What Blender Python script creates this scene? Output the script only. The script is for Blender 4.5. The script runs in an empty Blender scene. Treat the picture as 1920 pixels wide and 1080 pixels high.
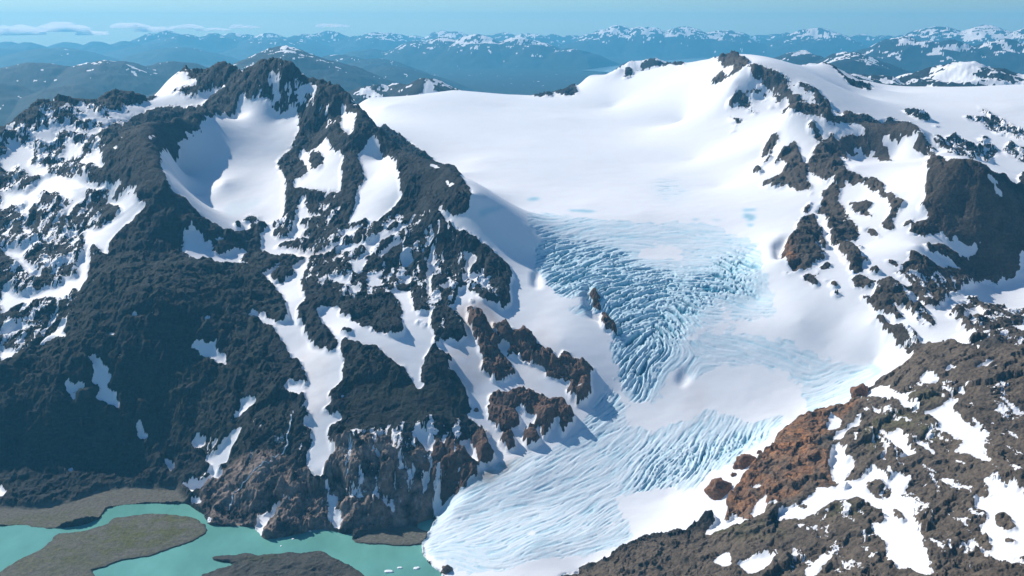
import bpy, math, random
import numpy as np

# ------------------------------------------------------------------ camera, sky, sun, exposure
H = 1600.0                      # camera height above the lake, metres
F = 1900.0                      # focal length in pixels of a 1920 px wide picture
PITCH = math.radians(14.6)
SUN_EL, SUN_AZ = math.radians(36.0), math.radians(-46.0)   # azimuth from +Y, negative = to the left
scene = bpy.context.scene
cam_data = bpy.data.cameras.new('camera')
cam = bpy.data.objects.new('camera', cam_data)
scene.collection.objects.link(cam)
cam.location = (0, 0, H)
cam.rotation_euler = (math.pi / 2 - PITCH, 0, 0)
cam_data.sensor_width = 36.0
cam_data.lens = 36.0 * F / 1920.0
cam_data.clip_start = 5.0
cam_data.clip_end = 400000.0
scene.camera = cam

world = bpy.data.worlds.new('World')
scene.world = world
world.use_nodes = True
wn = world.node_tree
bg = wn.nodes['Background']
sky = wn.nodes.new('ShaderNodeTexSky')
sky.sky_type = 'NISHITA'
sky.sun_disc = False
sky.sun_elevation = SUN_EL
sky.sun_rotation = SUN_AZ
sky.altitude = 1600.0
sky.air_density = 1.0
sky.dust_density = 0.35
sky.ozone_density = 3.0
tint = wn.nodes.new('ShaderNodeMix'); tint.data_type = 'RGBA'; tint.blend_type = 'MULTIPLY'
tint.inputs['Factor'].default_value = 1.0; tint.inputs['B'].default_value = (0.66, 0.90, 1.08, 1)
wn.links.new(sky.outputs['Color'], tint.inputs['A']); wn.links.new(tint.outputs['Result'], bg.inputs['Color'])
bg.inputs['Strength'].default_value = 0.085

sd = bpy.data.lights.new('sun', 'SUN')
sd.energy = 5.0
sd.angle = math.radians(0.53)
sd.color = (1.0, 0.965, 0.915)
sun = bpy.data.objects.new('sun', sd)
scene.collection.objects.link(sun)
sun.rotation_euler = (math.pi / 2 - SUN_EL, 0, -SUN_AZ + math.pi)
sun.location = (-4000, 4000, 6000)

scene.view_settings.view_transform = 'Standard'
scene.view_settings.look = 'None'
scene.view_settings.exposure = 0.07
scene.view_settings.gamma = 1.0
scene.cycles.volume_bounces = 4
scene.cycles.max_bounces = 6

# ------------------------------------------------------------------ helpers
def tag(o, label, cat, group=None, kind=None):
    o['label'] = label
    o['category'] = cat
    if group: o['group'] = group
    if kind: o['kind'] = kind
    return o

cp, sp = math.cos(PITCH), math.sin(PITCH)
def ray(u, v):
    """pixel of the 1920x1080 picture -> azimuth (0 = +Y, + = right) and tangent of the angle below the horizontal"""
    x, d = (u - 960.0) / F, (v - 540.0) / F
    fy, fz = cp - d * sp, -sp - d * cp
    h = math.hypot(x, fy)
    return math.atan2(x, fy), -fz / h

rng = np.random.default_rng(7)
_perm = rng.permutation(4096).astype(np.int32)
_ga = rng.random(4096).astype(np.float32) * 2 * np.pi
_gx, _gy = np.cos(_ga), np.sin(_ga)
def perlin(x, y, seed=0):
    x = x.astype(np.float32) + np.float32(seed * 17.31); y = y.astype(np.float32) - np.float32(seed * 9.77)
    xi = np.floor(x).astype(np.int32); yi = np.floor(y).astype(np.int32)
    xf = x - xi; yf = y - yi
    def g(ix, iy, dx, dy):
        h = _perm[(_perm[ix & 4095] + iy) & 4095]
        return _gx[h] * dx + _gy[h] * dy
    u = xf * xf * xf * (xf * (xf * 6 - 15) + 10); v = yf * yf * yf * (yf * (yf * 6 - 15) + 10)
    a = g(xi, yi, xf, yf); b = g(xi + 1, yi, xf - 1, yf)
    c = g(xi, yi + 1, xf, yf - 1); d = g(xi + 1, yi + 1, xf - 1, yf - 1)
    a += u * (b - a); c += u * (d - c)
    return (a + v * (c - a)) * 1.5
def fbm(x, y, wl, octs, seed=0, gain=0.5, ridged=False):
    out = np.zeros(x.shape, np.float32); amp = 1.0; f = 1.0 / wl; tot = 0
    for k in range(octs):
        n = perlin(x * f, y * f, seed + k * 3)
        if ridged: n = 1.0 - 2.0 * np.abs(n)
        out += amp * n; tot += amp; amp *= gain; f *= 2.03
    return out / tot
def facets(x, y, wl, seed, tilt=.55, step=.16):
    """broken rock: irregular blocks, each a plane tilted its own way"""
    x = (x / wl + seed * 13.7).astype(np.float32); y = (y / wl - seed * 5.3).astype(np.float32)
    xi = np.floor(x).astype(np.int32); yi = np.floor(y).astype(np.int32)
    best = np.full(x.shape, 9.0, np.float32); val = np.zeros(x.shape, np.float32)
    for dx in (-1, 0, 1):
        for dy in (-1, 0, 1):
            h = _perm[(_perm[(xi + dx) & 4095] + yi + dy) & 4095]
            ox = x - (xi + dx + .5 + .45 * _gx[h]); oy = y - (yi + dy + .5 + .45 * _gy[h])
            d = ox * ox + oy * oy
            h2 = _perm[h]
            v = tilt * (ox * _gx[h2] + oy * _gy[h2]) + step * _gx[_perm[h2]]
            m = d < best
            best = np.where(m, d, best); val = np.where(m, v, val)
    return val * wl
def sstep(a, b, x):
    t = np.clip((x - a) / (b - a), 0, 1); return t * t * (3 - 2 * t)
def blur(a, s):
    """three box passes, about a gaussian of s cells"""
    n = max(1, int(round(s)))
    for _ in range(2 if s >= 1 else 1):
        for ax in (0, 1):
            p = np.pad(a, [(n + 1, n) if k == ax else (0, 0) for k in (0, 1)], mode='edge')
            c = np.cumsum(p, axis=ax, dtype=np.float64)
            w = 2 * n + 1
            a = ((c[w:, :] - c[:-w, :]) if ax == 0 else (c[:, w:] - c[:, :-w])).astype(np.float32) / w
    return a
def remap(a, fi, fj):
    fi = np.clip(fi, 0, a.shape[0] - 1.001); fj = np.clip(fj, 0, a.shape[1] - 1.001)
    i0 = fi.astype(np.int32); j0 = fj.astype(np.int32); di = (fi - i0).astype(np.float32); dj = (fj - j0).astype(np.float32)
    return (a[i0, j0] * (1 - di) + a[i0 + 1, j0] * di) * (1 - dj) + (a[i0, j0 + 1] * (1 - di) + a[i0 + 1, j0 + 1] * di) * dj

# ------------------------------------------------------------------ the lie of the land: surveyed points (pixel, ground distance)
CT, CL, CZ = [], [], []          # azimuth, ln distance, height
def add(t, r, z): CT.append(t); CL.append(math.log(r)); CZ.append(z)
def pt(u, v, r):            # r = distance ahead; sideways points lie farther off by 1 / cos(azimuth)
    t, k = ray(u, v); r = r / math.cos(t); add(t, r, H - r * k)
def line(pts, step=0.018):
    q = []
    for u, v, r in pts:
        t, k = ray(u, v); r = r / math.cos(t); q.append((t, math.log(r), H - r * k))
    for a, b in zip(q[:-1], q[1:]):
        n = max(1, int(math.hypot(a[0] - b[0], a[1] - b[1]) / step))
        for s in range(n):
            f = s / n
            CT.append(a[0] + (b[0] - a[0]) * f); CL.append(a[1] + (b[1] - a[1]) * f); CZ.append(a[2] + (b[2] - a[2]) * f)
    CT.append(q[-1][0]); CL.append(q[-1][1]); CZ.append(q[-1][2])
def hid(u, r, z): add(math.atan2(u - 960.0, F), r, z)      # ground out of sight

# left mountain: crest, right ridge, arms, cirque, wall
line([(-160,290,5450),(-60,262,5600),(0,240,5700),(43,217,5850),(67,192,5950),(110,188,6050),(160,194,6150),(187,187,6250),(213,172,6300),(247,182,6380),(283,188,6450),(300,170,6560),(307,157,6620),(320,146,6660),(333,136,6700),(347,129,6700),(367,133,6650),(380,144,6600),(400,129,6550),(413,121,6500),(425,118,6480),(433,127,6450),(450,131,6400),(465,139,6350),(470,131,6320),(483,117,6280),(497,116,6240),(510,111,6200),(520,116,6180),(540,123,6140),(567,137,6080),(600,152,6020),(640,164,5930),(700,230,5520),(760,283,5200),(820,315,4800),(865,340,4580),(887,365,4450)])
for u, v, r in [(-60,262,5600),(43,217,5850),(110,188,6050),(187,187,6250),(247,182,6380),(300,170,6560),(347,129,6700),(400,129,6550),(450,131,6400),(483,117,6280),(510,111,6200),(540,123,6140),(575,142,6070),(610,155,6010),(640,164,5930),(670,190,5750),(700,230,5520),(730,257,5360),(760,283,5200),(790,300,5060)]:
    t, k = ray(u, v); r = r / math.cos(t); z = H - r * k        # the far side of the crest falls away
    add(t, r + 160, z - 75); add(t, r + 420, z - 210)
line([(880,400,4400),(930,465,4270),(955,510,4150),(957,550,4020),(950,577,3930)])
line([(425,208,6000),(400,210,5900),(350,213,5740),(300,228,5500),(296,262,5200),(294,300,4930),(306,345,4740),(335,405,4600),(332,450,4500),(310,490,4380)])
for p in [(320,290,5650),(332,335,5400),(350,365,5180),(345,258,5850),(385,243,5960),(415,230,6020),(375,385,5030)]: pt(*p)
for p in [(430,400,4950),(480,420,4850),(540,380,4980),(420,340,5250),(480,280,5600),(520,220,5900),(440,225,5950),(560,300,5500),(390,390,4980),(330,185,6330),(260,200,6150),(400,180,6350),
          (250,250,5600),(200,290,5420),(150,250,5700),(100,280,5550),(40,270,5600),
          (300,520,4120),(200,520,4120),(420,530,4200),(500,560,4120),(480,490,4480),(480,470,4600),(560,480,4500),
          (300,560,3930),(300,600,3839),(300,700,3675),(300,780,3549),(300,850,3443),(200,600,3880),(180,700,3675),(180,800,3516),(420,620,3850),(420,720,3620),(400,820,3430),(500,640,3790),(500,720,3590),
          
          (200,400,4800),(0,400,4900),(100,350,5100),(0,320,5300),(50,450,4600),(-100,450,4700),(0,520,4350),(100,560,4150),(0,600,4050),(0,660,3850),(170,530,4200),(120,610,3950),(60,660,3780),(0,690,3700),(0,780,3520),(0,860,3420),(100,800,3505),(240,460,4480),
          (-150,600,4100),(-150,750,3600),(-150,880,3430),(-150,350,5150),
          (560,560,4050),(650,500,4250),(700,420,4550),(620,420,4700),(650,330,5050),(700,330,5000),(780,400,4650),(800,470,4350),(850,500,4230),(700,560,4000),(800,560,3960),(650,620,3750),(750,640,3680),(820,700,3530),(700,720,3500),(800,800,3310),(650,800,3330),(870,880,3150),(750,880,3160),(600,880,3180),(600,760,3420),(560,830,3290),(480,800,3390),(430,870,3310),(500,920,3150),(400,940,3180),(560,960,3080),(700,960,3030),(780,950,3040),
          (580,640,3770),(590,720,3530),(600,250,5700),(640,220,5750),(560,210,5900),(720,300,5250),
          (900,560,3930),(900,640,3700),(900,740,3470),(1000,600,3850),(1050,640,3700),(1100,700,3560),(980,680,3620),(1000,760,3420),(1000,830,3270),(900,850,3240)]:
    pt(*p)
# the shore of the lake, the flats beside it, and the islands
def level(z, pts):
    for u, v in pts:
        t, k = ray(u, v); add(t, (H - z) / k, z)
level(0.5, [(-300,990),(-150,990),(0,988),(43,985),(97,992),(133,988),(160,983),(187,973),(200,953),(233,947),(287,944),(353,945),(387,965),(400,987),(447,987),(477,988),(500,1013),(533,1007),(600,993),(640,1003),(700,990),(770,985),(815,975)])
level(7, [(-150,930),(0,930),(100,925),(200,918),(280,915),(330,918)])
level(16, [(-150,898),(0,897),(100,893),(200,889),(270,889),(330,900)])
level(-1, [(-150,1060),(50,1020),(300,965),(250,960),(450,1030),(600,1030),(300,1070),(720,1050),(760,1080),(100,1075),(-300,1150),(200,1150),(600,1150),(760,1150)])

# ice field above the icefall: an even slope up to the far rim
def icefield(u, v):
    t, k = ray(u, v); r = 1301.0 / (k + 0.0866); add(t, r, H - r * k)
for p in [(720,200),(800,230),(800,275),(860,325),(900,300),(950,250),(950,200),(1000,330),(1050,220),(1100,300),(1100,380),(1150,200),(1200,260),(1250,330),(1200,400),(1300,300),(1350,350),(1320,400),(1000,400),(940,390),(1400,420),(1280,230),(1000,270),(910,350)]:
    icefield(*p)
line([(690,184,8400),(760,181,8500),(850,169,8700),(940,178,8800),(1050,179,8700),(1085,160,8700),(1105,140,8700),(1140,140,8650),(1162,127,8600),(1185,142,8500),(1250,122,8500),(1300,116,8300),(1343,107,7900),(1372,102,7700)])
line([(1372,102,7700),(1400,122,6950),(1450,140,6800),(1500,163,6650),(1540,190,6480),(1556,206,6400)])
for p in [(1335,185,7050),(1375,150,6850),(1352,185,6780),(1350,220,6600),(1380,250,6250),(1430,240,6100),(1480,210,6300),(1430,185,6720),(1480,203,6500),(1520,205,6420)]: pt(*p)
# right mountain
line([(1470,215,5750),(1490,205,5720),(1540,201,5800),(1600,220,5700),(1650,232,5600),(1700,232,5500),(1722,245,5400),(1762,285,5200)])
line([(1740,300,4470),(1770,297,4420),(1800,300,4360),(1850,325,4290),(1890,365,4300),(1925,420,4250)])
for p in [(1600,300,5410),(1640,296,5400),(1680,288,5400),(1745,296,5240),(1575,275,5420),(1600,312,4900),(1650,316,4850),(1700,330,4600),(1430,290,5600),(1500,300,5250),(1420,340,5150),(1480,350,4950),(1560,330,4880),(1600,380,4600),(1530,400,4600),(1460,440,4300),(1470,480,4080),(1540,460,4200),(1620,460,4150),(1680,420,4250),(1700,370,4400),(1720,460,4000),(1600,540,3800),(1700,560,3680),(1780,540,3800),(1850,530,4010),(1800,400,4230),(1850,450,4120),(1750,380,4280),(1900,520,4030),
          (1850,570,3790),(1900,600,3550),(1750,600,3480),(1680,620,3500),(1780,640,3350),(1640,600,3600),(1580,600,3680),(1550,650,3600),(1640,680,3480),(1500,600,3720),(1480,560,3850),(1850,620,3330),
          (1880,322,5600),(1820,305,5700),(1910,290,5900),(1800,270,6000),(1850,230,6600),(1900,250,6400),(1700,210,6700),(1600,180,7300),(1650,170,7900),(1750,162,8200),(1900,160,8300),(2050,162,8300),(1750,200,7000),(1900,200,6900),(1950,350,5450),(2050,300,5700),(1620,150,8300),(1480,150,8200)]: pt(*p)
line([(1490,142,8150),(1520,128,8050),(1545,117,8000),(1575,130,7950),(1610,150,8000),(1650,168,8000)])
# icefall and tongue
for p in [(1020,480,4330),(1100,540,4000),(1200,480,4350),(1300,480,4330),(1400,480,4250),(1200,560,3980),(1300,560,3960),(1420,560,3930),(1200,620,3780),(1300,620,3760),(1220,680,3620),(1350,680,3600),(1450,650,3640),(1250,740,3480),(1400,740,3440),(1550,740,3370),(1600,700,3460),(1150,740,3490),(1100,850,3220),(1250,850,3190),(1400,830,3200),(1500,790,3260),(1000,880,3130),(1000,950,2990),(1100,950,2970),(1250,930,3000),(850,950,3020),(830,990,2950),(900,1030,2810),(1000,1020,2790),(1100,1000,2830),(1000,1070,2690),(900,960,2990),(1180,1010,2810)]: pt(*p)
# foreground hill on the right
line([(1720,672,3250),(1820,661,3120),(1925,655,3050),(2050,650,3000)])
line([(1690,690,3300),(1620,748,3200),(1540,773,3150),(1480,808,3080),(1440,860,2980),(1390,930,2850),(1350,990,2740),(1250,1012,2740),(1150,1050,2700),(1080,1075,2680)])
for p in [(1600,800,3000),(1700,740,3000),(1800,740,2900),(1900,740,2820),(1600,870,2780),(1750,850,2650),(1900,850,2520),(1650,950,2520),(1800,950,2380),(1920,960,2260),(1500,960,2600),(1400,1010,2560),(1500,1070,2350),(1700,1070,2180),(1900,1070,2050),(1300,1060,2520),(2050,850,2480),(2050,1050,2000)]: pt(*p)
for p in [(1950,1450,430),(1500,1500,170),(1100,1700,0),(700,1700,-3),(200,1700,-3),(-200,1700,-3),(1300,1900,80),(960,2300,0),(2200,1500,450),
          (600,2400,-3),(200,2600,-3),(-150,2800,0),(700,900,-3),(200,900,-3),(-200,900,-3),(1100,900,-3),(1500,900,60),(2000,900,200),(760,2700,-3),(-250,3000,0),(500,2900,-3)]: hid(*p)
for u in range(-250, 2300, 150):
    hid(u, 12500, 150); hid(u, 16500, 60); hid(u, 24000, 0); hid(u, 40000, 0); hid(u, 72000, 0)
for u, r, z in [(0,7600,500),(-150,7000,500),(150,7900,500),(300,8300,550),(450,8300,600),(600,7900,650),(-200,9500,200),(150,9800,200),(450,10200,250),(700,10600,350),(850,10500,550),(950,10500,550),(1050,10500,450),(1200,10400,500),(1350,10000,600),(1500,10200,600),(1750,10400,650),(1950,10400,650),(1600,6400,960),(1640,6200,960)]: hid(u, r, z)

CT, CL, CZ = np.array(CT), np.array(CL), np.array(CZ)
C2 = 0.003 ** 2
def kern(d2): return np.sqrt(d2 + C2)
d2 = (CT[:, None] - CT[None]) ** 2 + (CL[:, None] - CL[None]) ** 2
n = len(CT)
A = np.zeros((n + 3, n + 3)); A[:n, :n] = kern(d2) - np.eye(n) * 0.0015
A[:n, n] = 1; A[:n, n + 1] = CT; A[:n, n + 2] = CL; A[n:, :n] = A[:n, n:].T
W = np.linalg.solve(A, np.concatenate([CZ, np.zeros(3)]))

# fan-shaped grid seen from above: rows at growing distance, columns at even azimuth
NT = 1690
TH = np.linspace(math.radians(-36), math.radians(36), NT)
rows = [800.0]
while rows[-1] < 70500:
    r = rows[-1]
    rows.append(r * (1 + (0.008 if r < 1500 else 0.0035 if r < 1950 else 0.0009 if 2650 < r < 4500 else 0.0012 if r < 5000 else 0.0017 if r < 9000 else 0.0040)))
R = np.array(rows); LR = np.log(R); NR = len(R)
def upsample(nf, ids):
    """matrix taking values at rows ids to all nf rows, cubic"""
    M = np.zeros((nf, len(ids)))
    x = np.interp(np.arange(nf), ids, np.arange(len(ids)))
    k = np.clip(x.astype(int), 0, len(ids) - 2); t = x - k
    ws = [-.5*t+t*t-.5*t**3, 1-2.5*t*t+1.5*t**3, .5*t+2*t*t-1.5*t**3, -.5*t*t+.5*t**3]
    for o, w in zip((-1, 0, 1, 2), ws):
        np.add.at(M, (np.arange(nf), np.clip(k + o, 0, len(ids) - 1)), w)
    return M
ir = np.unique(np.append(np.arange(0, NR, 4), NR - 1)); it = np.unique(np.append(np.arange(0, NT, 4), NT - 1))
coarse = np.zeros((len(ir), len(it)))
for a, i in enumerate(ir):
    dd = (TH[it][:, None] - CT[None]) ** 2 + (LR[i] - CL[None]) ** 2
    coarse[a] = kern(dd) @ W[:n] + W[n] + W[n + 1] * TH[it] + W[n + 2] * LR[i]
Z = (upsample(NR, ir) @ coarse @ upsample(NT, it).T).astype(np.float32)
X = (R[:, None] * np.sin(TH)[None]).astype(np.float32); Y = (R[:, None] * np.cos(TH)[None]).astype(np.float32)
RR = np.repeat(R[:, None], NT, 1).astype(np.float32)

# the far country: ranges beyond the ice field
FAR = []   # (azimuth pixel, distance, top, half width px, half depth m)
def rng_(u, v, r, wu, wd):
    t, k = ray(u, v); FAR.append((t, r, H - r * k, wu / F, wd))
for a in [(535,92,19500,80,1500),(640,134,20500,60,1500),(470,122,19500,40,1000),
          (700,156,11200,26,900),(745,156,11200,28,900),(797,149,11000,26,900),
          (60,118,22000,90,3000),(200,114,21500,90,3000),(330,122,22500,100,3000),(-60,150,18500,120,2500),(120,165,17500,80,1500),(380,150,19000,80,2000),
          (700,112,30000,90,3000),(640,104,33000,60,3000),(620,150,17500,70,1800),(740,125,25500,110,2500),
          (780,76,43000,40,3500),(830,72,43000,40,3500),(900,70,42000,36,3000),(960,73,42000,40,3000),(1010,80,41000,45,3000),(1070,90,40000,55,3000),(700,88,43000,60,4000),(1180,108,39000,80,2500),
          (1155,50,56000,28,5000),(1215,49,56000,35,5000),(1280,50,56000,40,5000),(1350,57,56000,40,5000),
          (1530,56,57000,50,4500),(1695,72,32000,30,2200),(1735,77,32000,35,2200),(1790,82,31500,45,2500),(1880,77,32000,40,2500),(1640,92,32500,50,2500),(1960,80,32000,60,2500),
          (1760,54,53000,60,5000),(1850,53,53000,60,5000),(1940,55,53000,60,5000),(1600,104,22000,60,2200),(1500,100,24000,40,2000),
          (1470,106,10900,40,900),(1510,111,10900,40,900),(1555,126,11000,50,900),(1240,118,11300,30,900),
          (1640,135,12000,60,1000),(1580,135,12500,60,1000),(1720,135,12200,40,900),(1810,115,12400,42,1100),(1770,125,12400,40,1000),(1860,128,12400,50,1000),(1920,140,12400,60,1000),(1990,130,12400,60,1000),
          (100,92,46000,160,4500),(330,90,46000,140,4500),(0,90,54000,200,4000),(300,82,55000,160,4500),(520,74,55000,120,4500)]:
    rng_(*a)
for k in range(40):
    u = -150 + k * 30 + 20 * math.sin(k * 7.7); rng_(u, (64 if u > 260 else 82) + 4 * math.sin(k * 3.3) + 2 * math.sin(k * 11.1), 61000 + 3000 * math.sin(k * 5.1), 26, 3500)
for k in range(46):
    u = 900 + k * 28 + 20 * math.sin(k * 5.7); rng_(u, 65 + 2 * math.sin(k * 4.3), 65500 + 2500 * math.sin(k * 6.1), 26, 3500)
i9 = int(np.searchsorted(R, 9200))
xf, yf = X[i9:], Y[i9:]
far_scale = np.clip(RR[i9:] / 26000, .45, 1.6)
warp = fbm(xf, yf, 5200, 5, 40, .55); warp2 = fbm(xf, yf, 5200, 5, 43, .55)
rg = fbm(xf + 700 * warp2, yf + 700 * warp, 2600, 7, 60, 0.56, True) - .2
rgw = fbm(xf + 700 * warp2, yf + 700 * warp, 7500, 6, 160, 0.55, True) - .2
env = np.full(xf.shape, 0, np.float32)
tw = TH[None] + (0.010 * warp) * np.clip(12000 / RR[i9:], .25, .8)
rw = RR[i9:] * (1 + 0.03 * warp2)
for t, r, z, wt, wd in FAR:
    a_ = .55 * wt * r; s_ = .42
    dd = np.sqrt(((tw - t) * r) ** 2 + ((rw - r) * .75) ** 2 + a_ * a_) - a_
    env = np.maximum(env, z - s_ * dd)
q_ = np.clip(1.35 - RR[i9:] / 90000, .35, 1)
far = env * (0.95 + 0.12 * rg + 0.06 * rgw) - 30 + np.clip(30 + 0.10 * env, 0, 130) * rgw * far_scale * q_ + (20 + .05 * env) * (rg - .15) * q_
far = np.maximum(far, 6 * warp) * 1.0
ramp = sstep(9300, 10600, RR[i9:])
far = far * ramp - 500 * (1 - ramp)
rim = Z[i9:]
kk = 60.0
mx = np.maximum(rim, far); df = np.clip(1 - np.abs(rim - far) / kk, 0, 1)
Z[i9:] = mx + df * df * kk * 0.25

# ------------------------------------------------------------------ finding the ground under a pixel, and outlines on the ground
KT = (H - Z) / RR                                  # tangent below the horizontal of every grid point
def ground(u, v, near=None):
    """grid position (row, column) of the ground seen at a pixel; near = expected distance, keeps outlines on their own ridge"""
    t, k = ray(u, v)
    j = float(np.clip((t - TH[0]) / (TH[1] - TH[0]), 0, NT - 1.001)); j0 = int(j); f = j - j0
    col = KT[:, j0] * (1 - f) + KT[:, j0 + 1] * f
    top = NR if near is None else int(np.searchsorted(R, near * 1.22))
    c = col[:top]
    hit = np.nonzero(c <= k)[0]
    if len(hit) and hit[0] > 0:
        i = hit[0]; g = (c[i - 1] - k) / max(1e-9, c[i - 1] - c[i]); return i - 1 + float(g), j
    if len(hit): return 0.0, j
    return float(min(np.argmin(c) + 4, NR - 2)), j
def outline(pts):
    g = [ground(*p) for p in pts]
    med = float(np.quantile([R[int(a)] for a, b in g], .6))
    return np.array([ground(p[0], p[1], med) if len(p) == 2 and R[int(a)] > med * 1.3 else (a, b) for p, (a, b) in zip(pts, g)])
def fill(mask, pts, val=1.0, g=None):
    if g is None: g = outline(pts)
    i0, i1 = max(0, int(g[:, 0].min()) - 1), min(NR, int(g[:, 0].max()) + 2)
    j0, j1 = max(0, int(g[:, 1].min()) - 1), min(NT, int(g[:, 1].max()) + 2)
    ii = np.arange(i0, i1, dtype=np.float32)[:, None]; jj = np.arange(j0, j1, dtype=np.float32)[None]
    ins = np.zeros((i1 - i0, j1 - j0), bool)
    for (a, b), (c, d) in zip(g, np.roll(g, -1, 0)):
        if a == c: continue
        x = b + (ii - a) * (d - b) / (c - a)
        ins ^= ((a > ii) != (c > ii)) & (jj < x)
    mask[i0:i1, j0:j1][ins] = val
def T(c, r, *pts):      # points read off one ninth of the picture enlarged three times
    return [(640 * c + x / 3.0, 360 * r + y / 3.0) for x, y in pts]

def level_outline(pts, z):
    """outline on a water surface at height z"""
    g = []
    for u, v in pts:
        t, k = ray(u, v); g.append((np.interp(math.log((H - z) / k), LR, np.arange(NR)), np.clip((t - TH[0]) / (TH[1] - TH[0]), 0, NT - 1.001)))
    return np.array(g)
basin = np.zeros((NR, NT), np.float32)
fill(basin, None, 1.0, level_outline(T(0,2,(-900,840),(-300,812),(0,800),(130,795),(290,812),(400,800),(480,785),(560,750),(600,690),(700,670),(860,665),(1060,672),(1090,700),(1150,735),(1160,780),(1200,800),(1340,800),(1430,805),(1460,850),(1500,878),(1600,860),(1700,840),(1800,815),(1900,822)) + T(1,2,(0,850),(180,800),(430,775),(520,740),(540,760),(500,810),(460,890),(470,950),(500,1000),(570,1060),(570,1100),(700,1900),(-4500,1900)), 0.0))
basin = blur(basin, 4); Z = Z * (1 - basin)
fjord_px = [(1090,132),(1150,124),(1220,116),(1280,111),(1325,109),(1325,113),(1290,118),(1230,126),(1150,136)]
fj_ = np.zeros((NR, NT), np.float32); fill(fj_, None, 1.0, level_outline(fjord_px, 40)); fj_ = blur(fj_, 9); Z = np.where(fj_ > .01, np.minimum(Z, 20 + 500 * (1 - np.clip(fj_ * 2.5, 0, 1))), Z)
for pts, dz in [([(1452,455),(1475,448),(1482,462),(1470,480),(1455,482)], 38), ([(1092,545),(1105,530),(1120,560),(1150,590),(1135,605),(1105,592)], 30), ([(1000,512),(1010,508),(1012,540),(1000,535)], 26), ([(1280,690),(1300,700),(1280,725),(1268,715)], 14)]:
    hollow = np.zeros((NR, NT), np.float32); fill(hollow, pts); Z = Z - .8 * dz * blur(hollow, 4)
Z = Z.astype(np.float32); KT = (H - Z) / RR

# ------------------------------------------------------------------ what covers the ground: outlines of rock, snow, ice, gravel, water
zeros = lambda: np.zeros((NR, NT), np.float32)
rock, ice, rust, brown, gravel, moss, lake, dirt, pool, grey, warm = [zeros() for _ in range(11)]

# the left mountain
LEFT_ROCK = [(-320,250,5500),(-60,240,5700),(5,234,5800),(60,200,6000),(110,186,6100),(160,190,6200),(215,170,6400),(280,180,6500),(320,150,6700),(345,126,6800),(380,135,6700),(420,115,6600),(465,131,6450),(508,108,6300),(560,133,6200),(610,150,6050),(650,165,5950),(673,182,5850),(717,220,5600),(767,265,5400),(790,282,5300),(827,310,5150),(870,340,5000),(887,362,4900)] \
  + T(1,1,(730,25),(720,60),(700,110),(640,140),(600,120),(560,150),(640,205),(740,250),(840,330),(900,380),(950,430),(962,470),(945,520),(950,590),(945,640),(900,660),(850,640),(800,610),(750,575),(700,560),(650,575),(650,615),(600,660),(650,690),(690,740),(700,820),(650,850),(600,850),(540,820)) \
  + T(1,2,(680,0),(700,60),(725,120),(710,180),(760,240),(830,280),(800,300),(830,350),(872,430),(800,468),(770,475),(760,520),(700,580),(640,620),(580,665),(555,700),(520,740),(430,775),(420,805),(500,800),(470,880),(390,912),(290,912),(70,895),(60,880),(70,838),(0,850)) \
  + T(0,2,(1900,822),(1800,815),(1600,862),(1500,880),(1460,850),(1430,805),(1200,800),(1150,735),(1060,685),(860,685),(600,715),(570,770),(400,815),(130,805),(0,810),(-600,840),(-960,500))
fill(rock, LEFT_ROCK)
LANE = T(1,1,(0,690),(80,740),(200,790),(300,820),(340,800),(350,650),(270,565),(380,560),(400,600),(410,680),(440,700),(470,690),(495,670),(510,760),(540,820),(600,850),(640,830),(660,860),(700,820),(690,740),(650,690),(600,660),(650,620),(650,570),(690,535),(750,580),(800,610),(900,662),(960,640),(1000,700),(900,1500)) \
  + T(1,2,(872,430),(830,350),(800,300),(830,288),(820,270),(760,240),(710,180),(725,120),(680,0)) + T(1,1,(670,1080),(640,1030),(610,1040),(600,970),(620,950),(560,910),(540,880),(500,890),(460,950),(440,1040),(470,1100),(420,1120),(405,1060),(360,1030),(350,980),(290,970),(250,940),(200,890),(120,870),(60,830),(0,830),(-60,800),(-40,700))
fill(rock, LANE, 0)
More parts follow.
